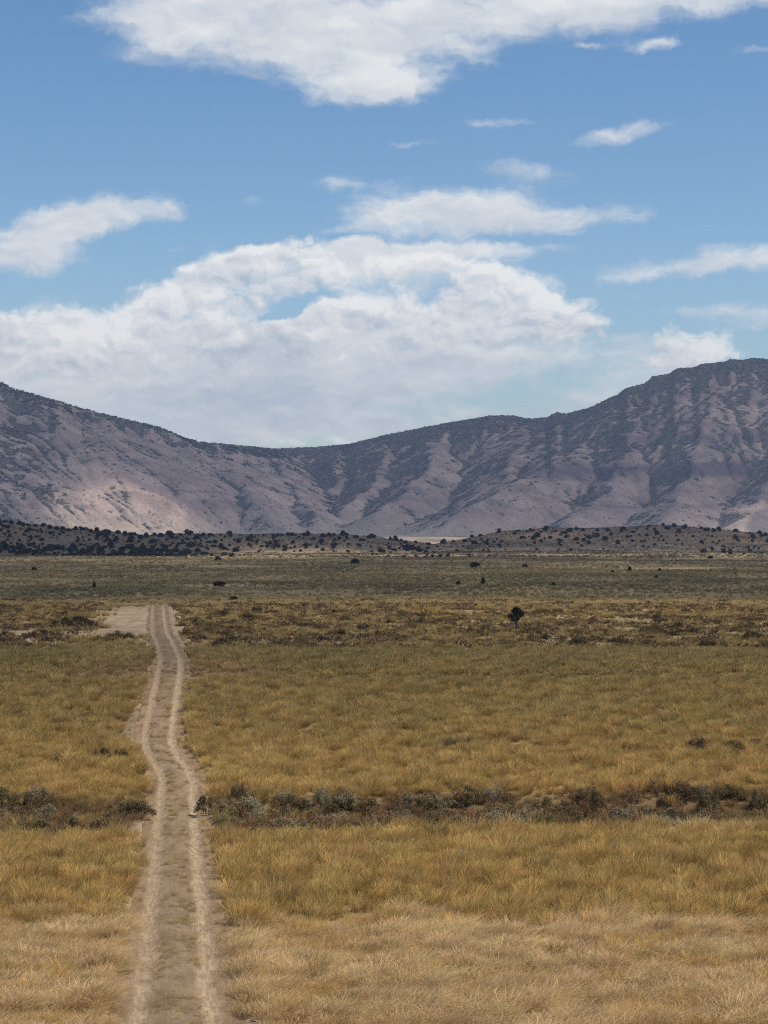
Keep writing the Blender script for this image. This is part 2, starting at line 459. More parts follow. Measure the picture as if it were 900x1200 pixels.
RIDGES = [
    (0.42, [(-400, 385, 6900), (-150, 418, 6900), (0, 448, 7000), (80, 474, 7150), (160, 494, 7300), (215, 513, 7500), (270, 521, 7900), (330, 526, 8250), (410, 520, 8250),
            (500, 500, 8050), (580, 486, 7850), (640, 488, 7750), (690, 478, 7700), (770, 440, 7650), (850, 422, 7650), (900, 420, 7650), (1050, 436, 7600), (1400, 450, 7600)]),
    (0.60, [(0, 448, 7000), (-40, 500, 6550), (-90, 585, 6100), (-120, 620, 5850)]),
    (0.60, [(140, 490, 7260), (100, 537, 6700), (50, 572, 6350), (5, 601, 6050)]),
    (0.55, [(205, 509, 7470), (170, 524, 7200), (125, 562, 6700), (53, 611, 6130)]),
    (0.45, [(225, 516, 7550), (200, 556, 6950), (172, 596, 6450), (160, 620, 6200)]),
    (0.52, [(240, 519, 7650), (275, 560, 7000), (312, 597, 6500), (335, 622, 6230)]),
    (0.50, [(300, 524, 8080), (325, 550, 7600), (350, 580, 7150), (380, 612, 6600)]),
    (0.55, [(400, 521, 8250), (385, 545, 7850), (395, 570, 7500)]),
    (0.50, [(455, 509, 8150), (450, 540, 7700), (430, 575, 7250), (405, 600, 6900)]),
    (0.50, [(530, 494, 7980), (520, 530, 7500), (490, 570, 7000), (450, 602, 6600)]),
    (0.42, [(600, 487, 7830), (615, 515, 7450), (584, 570, 6850), (530, 605, 6350), (490, 630, 6000)]),
    (0.40, [(690, 478, 7700), (695, 510, 7300), (661, 537, 6950), (610, 565, 6600), (555, 594, 6300), (510, 626, 6000)]),
    (0.42, [(760, 445, 7650), (745, 500, 7200), (725, 555, 6750), (690, 600, 6300), (660, 622, 6000)]),
    (0.42, [(830, 426, 7650), (840, 480, 7250), (820, 540, 6800), (790, 590, 6350), (770, 622, 6000)]),
    (0.42, [(900, 420, 7650), (930, 480, 7200), (920, 545, 6750), (890, 595, 6300), (870, 622, 6000)]),
    (0.45, [(1020, 433, 7600), (1040, 500, 7100), (1010, 570, 6500), (990, 620, 6000)]),
    (0.45, [(-200, 410, 6900), (-170, 490, 6500), (-190, 600, 5900)]),
    (0.45, [(1250, 440, 7600), (1260, 520, 7000), (1220, 610, 6000)]),
]
WX = XM + 55 * fbm(XM / 420, YM / 420, 3, 101) + 16 * fbm(XM / 110, YM / 110, 3, 103)
WY = YM + 55 * fbm(XM / 420, YM / 420, 3, 102) + 16 * fbm(XM / 110, YM / 110, 3, 104)
acc = np.zeros_like(XM); KS = 9.0
for slope, pts in RIDGES:
    best = np.full(XM.shape, -1e9)
    P = [P3(*p) for p in pts]
    for a, c in zip(P[:-1], P[1:]):
        ax, ay, az = a; cx, cy, cz = c
        dx, dy = cx - ax, cy - ay
        tt = np.clip(((WX - ax) * dx + (WY - ay) * dy) / (dx * dx + dy * dy), 0, 1)
        dist = np.hypot(WX - ax - tt * dx, WY - ay - tt * dy)
        best = np.maximum(best, az + tt * (cz - az) - slope * dist * (0.75 + 0.25 * np.minimum(dist / 120, 1.3)))
    acc += np.exp(np.clip(best, -300, 900) / KS)
HM = KS * np.log(acc + 1e-30)
PL = -72 + (YM - 5300) * 0.016 + 5 * fbm(XM / 500, YM / 500, 3, 106)
HM = KS * np.logaddexp(HM / KS, PL / KS)
rise = np.clip((HM - PL) / 60.0, 0, 1)
HM += rise * (15 * ridged(XM / 260, YM / 260, 4, 107) + 3.5 * ridged(XM / 75, YM / 95, 4, 108))
cragw = rise * sstep(0.05, 0.35, fbm(XM / 330, YM / 330, 3, 113) + 0.25 * sstep(350, 600, CX + F * XM / YM) * sstep(40, 160, HM - PL))
HM += cragw * 9 * np.abs(ridged(XM / 42, YM / 60, 4, 114))

def erode(h, cell, n, batches, steps, seed):
    r = np.random.default_rng(seed)
    h = h / cell
    ny, nx = h.shape
    for bt in range(batches):
        x = r.uniform(1, nx - 3, n); y = r.uniform(1, ny - 3, n)
        vx = np.zeros(n); vy = np.zeros(n); sed = np.zeros(n); wat = np.ones(n); sp = np.ones(n)
        alive = np.ones(n, bool)
        for s in range(steps):
            ix = x.astype(int); iy = y.astype(int); fx = x - ix; fy = y - iy
            a = h[iy, ix]; b_ = h[iy, ix + 1]; c = h[iy + 1, ix]; d = h[iy + 1, ix + 1]
            gx = (b_ - a) * (1 - fy) + (d - c) * fy; gy_ = (c - a) * (1 - fx) + (d - b_) * fx
            h0 = a * (1 - fx) * (1 - fy) + b_ * fx * (1 - fy) + c * (1 - fx) * fy + d * fx * fy
            vx = vx * 0.25 - gx * 0.75; vy = vy * 0.25 - gy_ * 0.75
            l = np.hypot(vx, vy) + 1e-9
            vx /= l; vy /= l
            nx_ = np.clip(x + vx, 1, nx - 3); ny_ = np.clip(y + vy, 1, ny - 3)
            jx = nx_.astype(int); jy = ny_.astype(int); ex = nx_ - jx; ey = ny_ - jy
            h1 = h[jy, jx] * (1 - ex) * (1 - ey) + h[jy, jx + 1] * ex * (1 - ey) + h[jy + 1, jx] * (1 - ex) * ey + h[jy + 1, jx + 1] * ex * ey
            dh = h1 - h0
            cap = np.maximum(-dh, 0.005) * sp * wat * 4.0
            dep = np.where(dh > 0, np.minimum(dh, sed), np.where(sed > cap, (sed - cap) * 0.2, -np.minimum((cap - sed) * 0.25, np.maximum(-dh, 0) * 0.5)))
            dep = np.clip(dep, -0.06, 0.06)
            sed -= dep
            for oy, ox, w in ((0, 0, (1 - fx) * (1 - fy)), (0, 1, fx * (1 - fy)), (1, 0, (1 - fx) * fy), (1, 1, fx * fy)):
                np.add.at(h, (iy + oy, ix + ox), dep * w)
            sp = np.sqrt(np.maximum(sp * sp - dh * 3, 0.05)); sp = np.minimum(sp, 4)
            wat *= 0.985
            x, y = nx_, ny_
    return h * cell
HM = erode(HM, CELL, 17000, 3, 60, 5)
def blur(a):
    a = np.pad(a, 1, mode='edge')
    a = a[:-2] * 0.22 + a[1:-1] * 0.56 + a[2:] * 0.22
    return a[:, :-2] * 0.22 + a[:, 1:-1] * 0.56 + a[:, 2:] * 0.22
HM = blur(HM)
# rock benches on the right-hand massif
PXM = CX + F * XM / YM
bench = sstep(560, 680, PXM) * sstep(60, 110, HM - PL)
zz = HM + 10 * fbm(XM / 300, YM / 300, 3, 111)
HM = HM + bench * (8 * np.tanh((zz - 128) / 9.0) + 6 * np.tanh((zz - 232) / 8.0) + 4 * np.tanh((zz - 88) / 6.0))
bandn = fbm(zz / 34.0, XM / 900.0, 3, 115) * 2.0
HM = HM + bench * 3.5 * bandn * sstep(-0.15, 0.35, fbm(XM / 260, YM / 260, 3, 112))
# bring the skyline to the photographed one
bins = np.arange(-420, 1330, 3.0)
for it in range(3):
    el = (HM - H) / YM * F
    bi = np.clip(((PXM + 420) / 3.0).astype(int), 0, len(bins) - 1)
    cur = np.full(len(bins), -1e9); np.maximum.at(cur, bi.ravel(), el.ravel())
    want = HY - np.interp(bins + 1.5, SKY[:, 0], SKY[:, 1])
    r = np.where(cur > 5, want / np.maximum(cur, 5), 1.0)
    r = np.convolve(np.pad(r, 1, mode='edge'), [0.25, 0.5, 0.25], mode='valid')
    rr = np.interp(PXM, bins + 1.5, r)
    curp = np.interp(PXM, bins + 1.5, np.maximum(cur, 5))
    w = sstep(0.15, 0.85, el / curp)
    HM = np.where(HM > H, H + (HM - H) * lerp(1, rr, w), HM)
gy_, gx_ = np.gradient(HM, CELL)
sl = np.hypot(gx_, gy_)
lap = (np.roll(HM, 3, 0) + np.roll(HM, -3, 0) + np.roll(HM, 3, 1) + np.roll(HM, -3, 1) - 4 * HM)
el = (HM - H) / YM * F
top = sstep(0.80, 1.0, el / np.maximum(np.interp(PXM, bins + 1.5, np.maximum(cur, 5)), 5))
hrel = np.clip((HM - PL) / 250.0, 0, 1)
nz = fbm(XM / 130, YM / 130, 5, 121, 0.6)
veg = 0.10 + 0.70 * np.clip(blur(blur(blur(gx_))), -0.6, 0.8) + 0.04 * np.clip(lap, -6, 8) + 0.60 * top + 0.35 * hrel + 0.95 * nz
veg += 0.35 * np.exp(-((PXM - 380) / 75.0) ** 2) * np.sqrt(hrel) + 0.45 * (1 - sstep(15, 95, PXM + 0.6 * (HY - el - 540) * -1.0)) * sstep(0.0, 0.3, hrel)
veg = sstep(0.28, 0.66, veg) * sstep(0.04, 0.14, hrel + 0.05 * nz)
strata = fbm(zz / 30.0, XM / 1100.0 + 7.0, 3, 116) * 2
pur = bench * 0.8 * np.maximum(np.exp(-((zz - 140) / 15.0) ** 2), 0.7 * np.exp(-((zz - 240) / 10.0) ** 2)) + 0.6 * sstep(0.05, 0.55, strata) * bench * sstep(-0.3, 0.25, fbm(XM / 200, YM / 200, 4, 117)) + 0.35 * sstep(0.05, 0.5, fbm(XM / 240, YM / 240, 4, 123)) * sstep(350, 450, PXM)
fan = 1 - sstep(0.05, 0.34, hrel + 0.10 * nz)
mm = mesh_np('mountains', np.stack([XM, YM, HM], -1).reshape(-1, 3), grid_faces(*XM.shape), True)
add_attr(mm, 'veg', veg.ravel()); add_attr(mm, 'purple', pur.ravel()); add_attr(mm, 'fan', fan.ravel())
MT, t, b, out = new_mat('mountain_slope')
geo = t.new('ShaderNodeNewGeometry').outputs['Position']
n1 = t.noise(geo, 0.012, 6, 0.62); n2 = t.noise(geo, 0.06, 5, 0.65); n3 = t.noise(geo, 0.13, 4, 0.75)
soil = t.mix(t.mapr(n1, 0.35, 0.65), (0.240, 0.172, 0.145), (0.400, 0.296, 0.240))
soil = t.mix(t.attr('purple', out='Fac'), soil, (0.150, 0.112, 0.116))
soil = t.mix(t.math('MULTIPLY', t.attr('fan', out='Fac'), 0.8), soil, (0.400, 0.315, 0.240))
brush = t.mix(n2, (0.050, 0.053, 0.038), (0.098, 0.093, 0.066))
vg = t.attr('veg', out='Fac')
thr = t.math('ADD', t.math('MULTIPLY', t.math('SUBTRACT', n2, 0.5), 3.4), t.math('MULTIPLY', t.math('SUBTRACT', n3, 0.5), 3.0))
mask = t.mapr(t.math('ADD', t.math('MULTIPLY_ADD', vg, 0.95, -0.05), thr), 0.40, 0.70)
col = t.mix(t.math('MULTIPLY', mask, 0.9), soil, brush)
k = t.math('MULTIPLY_ADD', n3, 1.1, 0.45)
vv = t.new('ShaderNodeVectorMath', operation='SCALE'); t.l.new(col, vv.inputs[0]); t.l.new(k, vv.inputs['Scale'])
t.l.new(vv.outputs[0], b.inputs['Base Color'])
bump = t.new('ShaderNodeBump'); bump.inputs['Strength'].default_value = 0.9; bump.inputs['Distance'].default_value = 11.0
t.l.new(t.math('ADD', n2, t.math('MULTIPLY', n3, 0.5)), bump.inputs['Height']); t.l.new(bump.outputs[0], b.inputs['Normal'])
tag(link('mountains', mm, MT), 'bare purple-grey mountain range with dark brush along its ridges', 'mountains', kind='structure')
def mount_sample(arr, x, y):
    i = np.clip(((y - my[0]) / CELL).astype(int), 0, len(my) - 2); j = np.clip(((x - mx[0]) / CELL).astype(int), 0, len(mx) - 2)
    return arr[i, j]

# ------------------------------------------------------------------ instanced stuff
def scatter(name, pts, rot, scl, idx, tint, variants, label, cat):
    me = mesh_np(name, pts, np.zeros((0, 4), np.int32))
    add_attr(me, 'rot', rot, 'FLOAT_VECTOR'); add_attr(me, 'scl', scl, 'FLOAT_VECTOR')
    add_attr(me, 'idx', idx, 'INT'); add_attr(me, 'tint', tint, 'FLOAT_COLOR')
    o = link(name, me); tag(o, label, cat, kind='stuff')
    coll = bpy.data.collections.new(name + '_kinds')
    for v in variants: coll.objects.link(v)
    ng = bpy.data.node_groups.new(name, 'GeometryNodeTree')
    ng.interface.new_socket('Geometry', in_out='INPUT', socket_type='NodeSocketGeometry')
    ng.interface.new_socket('Geometry', in_out='OUTPUT', socket_type='NodeSocketGeometry')
    N = ng.nodes; L = ng.links
    gi = N.new('NodeGroupInput'); go = N.new('NodeGroupOutput')
    ci = N.new('GeometryNodeCollectionInfo'); ci.inputs['Collection'].default_value = coll
    ci.inputs['Separate Children'].default_value = True; ci.inputs['Reset Children'].default_value = True
    ip = N.new('GeometryNodeInstanceOnPoints'); ip.inputs['Pick Instance'].default_value = True
    def na(n, ty):
        q = N.new('GeometryNodeInputNamedAttribute'); q.data_type = ty; q.inputs[0].default_value = n; return q.outputs[0]
    L.new(gi.outputs[0], ip.inputs['Points']); L.new(ci.outputs[0], ip.inputs['Instance'])
    L.new(na('idx', 'INT'), ip.inputs['Instance Index']); L.new(na('rot', 'FLOAT_VECTOR'), ip.inputs['Rotation'])
    L.new(na('scl', 'FLOAT_VECTOR'), ip.inputs['Scale']); L.new(ip.outputs[0], go.inputs[0])
    md = o.modifiers.new('scatter', 'NODES'); md.node_group = ng
    return o

def tuft(name, n, hgt, rad, tilt, lean, droop, width, head, mat, seed, segs=4):
    r = np.random.default_rng(seed)
    V = []; Fc = []; A = []
    for i in range(n):
        a = r.uniform(0, 2 * math.pi); q = rad * math.sqrt(r.random())
        bx, by = q * math.cos(a), q * math.sin(a)
        az = a + r.normal(0, 0.7); ti = abs(r.normal(0.6, 0.35)) * tilt; hh = hgt * r.uniform(0.55, 1.1)
        dr = droop * r.uniform(0.4, 1.4); le = lean * r.uniform(0.5, 1.5)
        fa = r.uniform(0, math.pi); wx, wy = math.cos(fa), math.sin(fa)
        b0 = len(V)
        for s in range(segs + 1):
            t_ = s / segs
            rr = hh * (ti * t_ + dr * t_ * t_ * 0.6)
            x = bx + rr * math.cos(az) + le * hh * t_ ** 1.8; y = by + rr * math.sin(az)
            z = hh * t_ * (1 - 0.28 * (ti + dr + le) * t_ * t_ * 0.6)
            w = width * (1 - 0.85 * t_ ** 1.4)
            if head and t_ > 0.55: w = width * head * (1.25 - t_) * (1.6 if t_ < 0.95 else 0.5)
            V += [(x - wx * w / 2, y - wy * w / 2, z), (x + wx * w / 2, y + wy * w / 2, z)]; A += [t_, t_]
        for s in range(segs):
            k = b0 + 2 * s; Fc.append((k, k + 1, k + 3, k + 2))
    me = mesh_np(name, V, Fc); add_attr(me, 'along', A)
    me.materials.append(mat)
    return bpy.data.objects.new(name, me)

def field(y0, y1, dens, margin=0.215, pad=4.0, power=None):
    """random points over the seen wedge of ground between two distances"""
    area = margin * (y1 * y1 - y0 * y0) + 2 * pad * (y1 - y0)
    n = int(area * dens)
    u = rng.random(n * 2)
    y = np.sqrt(y0 * y0 + u * (y1 * y1 - y0 * y0))
    x = rng.uniform(-1, 1, n * 2) * (margin * y + pad)
    return x[:n], y[:n]

def mixcols(cols, w):
    w = np.stack(w, -1); w = w / w.sum(-1, keepdims=True)
    return w @ np.array(cols)

GOLDEN_T = [tuft('bunchgrass', 130, 0.62, 0.20, 0.40, 0.25, 0.36, 0.0062, 1.8, GRASS, 200 + i) for i in range(6)]
CHEAT_T = [tuft('cheatgrass', 52, 0.40, 0.15, 0.60, 0.60, 0.55, 0.0043, 1.9, GRASS, 230 + i) for i in range(6)]
FAR_T = [tuft('grass_clump', 30, 0.50, 0.16, 0.60, 0.25, 0.40, 0.022, 1.2, GRASS, 260 + i, 3) for i in range(5)]

def wave_pink(x):      # the edge between the pale pink cheatgrass and the golden bunchgrass
    return 72.5 - 2.4 * sstep(-12, 12, x) + 4.2 * fbm(np.asarray(x) / 7.0, np.asarray(x) * 0 + 1.7, 3, 140)

def keep_off(x, y, r=1.35):
    r = r + 0.75 * np.exp(-((y - 151) / 8.0) ** 4) * (x < road_x(y))
    return road_dist(x, y) > r + 0.75 * fbm(x * 1.3, y * 0.55, 4, 141)

def make_rot(n, s=0.5, tiltx=0.12):
    return np.stack([rng.normal(0, tiltx, n), rng.normal(0, tiltx, n), rng.normal(0, s, n)], -1)

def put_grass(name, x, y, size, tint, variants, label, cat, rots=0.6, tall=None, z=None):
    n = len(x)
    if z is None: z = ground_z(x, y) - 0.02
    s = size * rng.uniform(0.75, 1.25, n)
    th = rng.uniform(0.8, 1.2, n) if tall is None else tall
    tint = tint * rng.uniform(0.74, 1.22, (n, 1)) * np.where(rng.random((n, 1)) < 0.05, 0.5, 1.0) * (1 + rng.normal(0, 0.035, (n, 3)))  # a random few tufts darkened to stand in for shadow between the mounds
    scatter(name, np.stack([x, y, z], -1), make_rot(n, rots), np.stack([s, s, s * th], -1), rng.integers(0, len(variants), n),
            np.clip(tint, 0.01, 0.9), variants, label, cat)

C_PINK = (0.62, 0.440, 0.238); C_STRAW = (0.70, 0.52, 0.258); C_GOLD = (0.59, 0.390, 0.135); C_AMBER = (0.54, 0.335, 0.115)
C_OLIVE = (0.370, 0.268, 0.105); C_GREEN = (0.26, 0.220, 0.085); C_RUST = (0.46, 0.285, 0.155)

# near cheatgrass
x, y = field(45, 80, 38)
wv = wave_pink(x)
n1 = fbm(x / 5.0, y / 2.6, 5, 151); n2 = fbm(x / 1.3, y / 1.1, 3, 152)
k = (y < wv + 3.5 * n2 + 2.5 * n1 + 1.0) & keep_off(x, y, 1.62) & (rng.random(len(x)) < 0.35 + 0.8 * sstep(-0.32, 0.05, n2))
x, y, n1, n2 = x[k], y[k], n1[k], n2[k]
tint = mixcols([C_PINK, C_STRAW, C_GOLD, C_RUST, C_GREEN], [np.full(len(x), 0.5), sstep(-0.05, 0.3, n1) * 1.3, sstep(0.05, 0.35, -n1 + 0.3 * n2) * 1.5,
                                                   sstep(0.05, 0.4, n2) * 0.8, sstep(0.3, 0.5, -n1) * 0.8])
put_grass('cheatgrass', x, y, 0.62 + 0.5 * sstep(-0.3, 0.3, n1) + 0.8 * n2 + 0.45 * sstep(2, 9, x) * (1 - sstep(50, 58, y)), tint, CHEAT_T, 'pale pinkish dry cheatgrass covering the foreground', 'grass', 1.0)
# golden bunchgrass up to the olive field, both sides of the gully
x, y = field(50, 172, 6.4)
n1 = fbm(x / 5.0, y / 4.0, 4, 155); n2 = fbm(x / 1.5, y / 1.5, 3, 156)
gy = gully_y(x); tg = y - gy; ing = (tg < 6.4 + 2.0 * n1) & (tg > -11.8 + 0.22 * np.clip(x, 0, 20) + 2.4 * n1)
near_w = sstep(-2.5, 4.0, y - wave_pink(x) + 3.0 * n2 + 6.0 * n1)
n1 = np.where(y < 76, fbm(x / 4.5 + 9.0, y / 1.9, 4, 154), n1)
keepw = near_w + (1 - near_w) * sstep(0.04, 0.26, n1 + 0.08 * (x < -4) ) * 0.75
k = (rng.random(len(x)) < keepw) & keep_off(x, y, 1.75) & ((~ing) | (rng.random(len(x)) < 0.10)) & (rng.random(len(x)) < 0.45 + 0.7 * sstep(-0.35, 0.1, n2))
x, y, n1, n2 = x[k], y[k], n1[k], n2[k]
far = sstep(128, 165, y)
tint = mixcols([C_GOLD, C_AMBER, C_STRAW, C_OLIVE], [np.full(len(x), 0.8), sstep(0.0, 0.4, n1) * 0.8, sstep(0.1, 0.5, -n2) * 0.35 + 2.2 * sstep(9, 15, x) * np.exp(-((y - 105.5 - 0.2 * (x - 14)) / 2.2) ** 2), 0.25 + 1.1 * far + sstep(0.15, 0.4, n2) * 0.5])
mound = fbm(x / 1.15, y / 1.6, 2, 153)
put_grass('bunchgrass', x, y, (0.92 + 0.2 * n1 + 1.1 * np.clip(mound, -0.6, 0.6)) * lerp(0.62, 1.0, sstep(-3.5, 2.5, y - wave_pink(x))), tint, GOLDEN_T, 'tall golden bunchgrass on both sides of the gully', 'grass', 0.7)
# dry tufts inside the gully
x, y = field(100, 132, 5.0)
gy = gully_y(x); n2 = fbm(x / 1.6, y / 1.6, 3, 157)
tg = y - gy; k = (tg < 6.4) & (tg > -10.5 + 0.22 * np.clip(x, 0, 20)) & keep_off(x, y, 1.9) & (n2 > -0.2) & (np.abs(x + 4.2) + np.abs(y - gy - 2.2) > 1.6)
x, y, n2 = x[k], y[k], n2[k]
tint = mixcols([C_RUST, C_OLIVE, C_AMBER], [np.full(len(x), 0.8), sstep(0.0, 0.3, n2), 0.6 * sstep(-0.1, 0.3, -n2) + 0.1]) * 0.66
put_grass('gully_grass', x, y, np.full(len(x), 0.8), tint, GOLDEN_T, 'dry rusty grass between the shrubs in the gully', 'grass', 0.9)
# olive field up to the rise
x, y = field(145, 232, 5.5)
n1 = fbm(x / 9.0, y / 7.0, 4, 158); n2 = fbm(x / 2.2, y / 2.0, 3, 159)
k = keep_off(x, y, 1.75) & (y < 219 + 8 * n1) & (rng.random(len(x)) < sstep(140, 160, y)) & (rng.random(len(x)) < 0.6 + 0.5 * sstep(-0.3, 0.1, n2))
rdx = x - road_x(y)
patch = np.exp(-((y - 172) / 11.0) ** 2) * np.exp(-((np.abs(rdx) - 3.0) / 3.2) ** 2)
x, y, n1, n2, patch = x[k], y[k], n1[k], n2[k], patch[k]
tint = mixcols([C_OLIVE, C_GOLD, C_GREEN, C_RUST], [np.full(len(x), 1.0), sstep(0.05, 0.5, n1) * 0.9 + 0.15, sstep(0.05, 0.4, -n1) * 0.5, patch * 5 + sstep(0.25, 0.5, n2) * 0.2])
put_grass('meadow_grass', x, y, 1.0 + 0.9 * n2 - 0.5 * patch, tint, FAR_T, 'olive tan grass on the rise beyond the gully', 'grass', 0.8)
# sparse grass over the sage terrace
x, y = field(212, 470, 1.25)
n1 = fbm(x / 14.0, y / 14.0, 4, 161); n2 = fbm(x / 4.0, y / 4.0, 3, 162)
rx = road_x(np.minimum(y, ROAD_END))
pn = fbm(x / 2.6, y / 9.0, 4, 64)
pull = (y + 26 * pn > 262) & (y + 24 * pn < 374) & (x - rx > -8.8 - 6.5 * pn) & (x - rx < 3.0 - 2.5 * pn)
bareL = (y > 240) & (y < 272) & (x < -34 + 3 * n2)
k = keep_off(x, y, 1.8) & (n2 < 0.28) & ~(pull & (n2 < 0.36)) & ~(bareL & (n2 < 0.15)) & (rng.random(len(x)) < 0.35 + 0.65 * sstep(-0.25, 0.2, n1) )
x, y, n1, n2 = x[k], y[k], n1[k], n2[k]
tint = mixcols([C_OLIVE, C_GOLD, C_STRAW, C_RUST], [np.full(len(x), 0.9), 0.3 + sstep(0.0, 0.4, n1) * 0.8, 0.1 + 1.4 * np.exp(-((y - 410) / 26.0) ** 2), sstep(0.1, 0.5, -n2) * 0.4])
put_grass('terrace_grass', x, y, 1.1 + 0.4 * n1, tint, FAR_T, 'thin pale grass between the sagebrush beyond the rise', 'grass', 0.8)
# weeds on the crown and the edges of the road
x = np.r_[rng.uniform(-0.6, 0.6, 6000), rng.choice([-1, 1], 5000) * rng.uniform(1.15, 2.0, 5000)]; y = np.sqrt(rng.uniform(46 ** 2, 190 ** 2, 11000))
nn = fbm(x / 0.9 + 4.0, y / 2.2, 4, 165); k = nn > np.where(np.abs(x) < 0.7, lerp(0.05, 0.20, sstep(80, 120, y)), 0.10)
x, y = x[k], y[k]
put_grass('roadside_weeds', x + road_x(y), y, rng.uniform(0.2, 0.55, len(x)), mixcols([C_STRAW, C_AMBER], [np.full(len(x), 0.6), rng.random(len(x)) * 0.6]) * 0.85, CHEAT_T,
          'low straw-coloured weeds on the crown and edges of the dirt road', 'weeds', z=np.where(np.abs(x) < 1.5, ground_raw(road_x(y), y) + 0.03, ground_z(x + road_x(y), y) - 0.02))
# loose stones and clods
def stone_variant(seed):
    r = np.random.default_rng(seed); bm_v, bm_f = [], []
    n_, m_ = 5, 8
    for i in range(n_ + 1):
        for j in range(m_):
            th, ph = math.pi * i / n_, 2 * math.pi * j / m_
            q = 0.5 * r.uniform(0.75, 1.1)
            bm_v.append((q * math.sin(th) * math.cos(ph), q * math.sin(th) * math.sin(ph), 0.35 * q / 0.5 * math.cos(th)))
    for i in range(n_):
        for j in range(m_):
            bm_f.append((i * m_ + j, (i + 1) * m_ + j, (i + 1) * m_ + (j + 1) % m_, i * m_ + (j + 1) % m_))
    me = mesh_np('stone', bm_v, bm_f); add_attr(me, 'along', np.ones(len(bm_v))); me.materials.append(STONE)
    return bpy.data.objects.new('stone', me)
STONE = plant_material('clod', True, rootk=1.0, trans=0.0, var=0.5, tipk=1.0)
STV = [stone_variant(450 + i) for i in range(4)]
n = 6000
x = rng.normal(0, 1.15, n); y = np.sqrt(rng.uniform(44 ** 2, 150 ** 2, n)); s_ = rng.uniform(0.012, 0.040, n)
n2_ = 260
x = np.r_[x, 2.15 + rng.normal(0, 0.16, n2_), -1.95 + rng.normal(0, 0.2, n2_ // 2)]; y = np.r_[y, rng.uniform(50, 78, n2_), rng.uniform(50, 95, n2_ // 2)]; s_ = np.r_[s_, rng.uniform(0.05, 0.14, n2_ + n2_ // 2)]
xx = x + road_x(y); n = len(xx)
zz_ = np.where(np.abs(x) < 1.6, ground_raw(road_x(y), y) + 0.015, ground_z(xx, y))
scatter('stones', np.stack([xx, y, zz_], -1), make_rot(n, 3.0, 0.3), np.stack([s_, s_, s_], -1), rng.integers(0, 4, n), lerp(np.array((0.20, 0.14, 0.09)), np.array((0.40, 0.31, 0.21)), rng.random((n, 1))),
        STV, 'loose stones and dirt clods lying on the dirt road', 'stones')

# ------------------------------------------------------------------ shrubs: leaf clouds
def leaf_cloud(centres, radii, per, size, r, squash=1.0, up=0.3):
    """small leaf faces spread over clumps; returns verts, quads, 'along' (0 inside .. 1 at the outside)"""
    V = []; Fc = []; A = []
    for c, rad in zip(centres, radii):
        for i in range(per):
            d = r.normal(0, 1, 3); d /= np.linalg.norm(d) + 1e-9
            q = rad * r.random() ** 0.45
            p = np.array(c) + d * q * np.array([1, 1, squash])
            nrm = d * 0.6 + r.normal(0, 0.6, 3) + np.array([0, 0, up]); nrm /= np.linalg.norm(nrm) + 1e-9
            a = np.cross(nrm, r.normal(0, 1, 3)); a /= np.linalg.norm(a) + 1e-9
            b2 = np.cross(nrm, a)
            s = size * r.uniform(0.6, 1.4); w = s * r.uniform(0.35, 0.7)
            k = len(V)
            V += [p - a * s, p + b2 * w, p + a * s, p - b2 * w]
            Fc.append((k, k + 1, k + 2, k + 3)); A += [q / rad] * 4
    return np.array(V), np.array(Fc), np.array(A)

def tube(V, Fc, pts, rads, seg=6):
    b0 = len(V)
    pts = [np.array(p, float) for p in pts]
    for i, p in enumerate(pts):
        d = pts[min(i + 1, len(pts) - 1)] - pts[max(i - 1, 0)]; d /= np.linalg.norm(d) + 1e-9
        a = np.cross(d, [0.3, 0.9, 0.2]); a /= np.linalg.norm(a) + 1e-9; b2 = np.cross(d, a)
        for k in range(seg):
            t_ = 2 * math.pi * k / seg
            V.append(p + (a * math.cos(t_) + b2 * math.sin(t_)) * rads[i])
    for i in range(len(pts) - 1):
        for k in range(seg):
            Fc.append((b0 + i * seg + k, b0 + i * seg + (k + 1) % seg, b0 + (i + 1) * seg + (k + 1) % seg, b0 + (i + 1) * seg + k))

def shrub_meshes(seed, w=0.55, h=0.75, ncl=26, per=26, leaf=0.035, flat=0.0):
    """unit sagebrush: foliage clumps at the ends of fanned woody stems"""
    r = np.random.default_rng(seed)
    cs_, rs = [], []; SV, SF = [], []
    nst = 7
    for i in range(ncl):
        a = r.uniform(0, 2 * math.pi); q = math.sqrt(r.random()) * w
        zt = h * (1 - 0.55 * (q / w) ** 2) * r.uniform(0.55, 1.05)
        c = np.array([q * math.cos(a), q * math.sin(a), max(zt, 0.12)])
        cs_.append(c); rs.append(r.uniform(0.09, 0.19) * (1 + flat))
        if i < nst:
            tube(SV, SF, [(0.03 * math.cos(a), 0.03 * math.sin(a), -0.06), c * np.array([0.35, 0.35, 0.45]), c], [0.022, 0.015, 0.006], 5)
    V, Fc, A = leaf_cloud(cs_, rs, per, leaf, r, 1.25, 0.3)
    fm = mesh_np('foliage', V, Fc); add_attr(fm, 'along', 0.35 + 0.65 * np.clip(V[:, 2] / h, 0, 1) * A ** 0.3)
    sm = mesh_np('stem', np.array(SV), np.array(SF), True)
    sm.materials.append(BARK)
    return fm, sm

def with_mat(me, mat):
    c = me.copy(); c.materials.clear(); c.materials.append(mat); return c

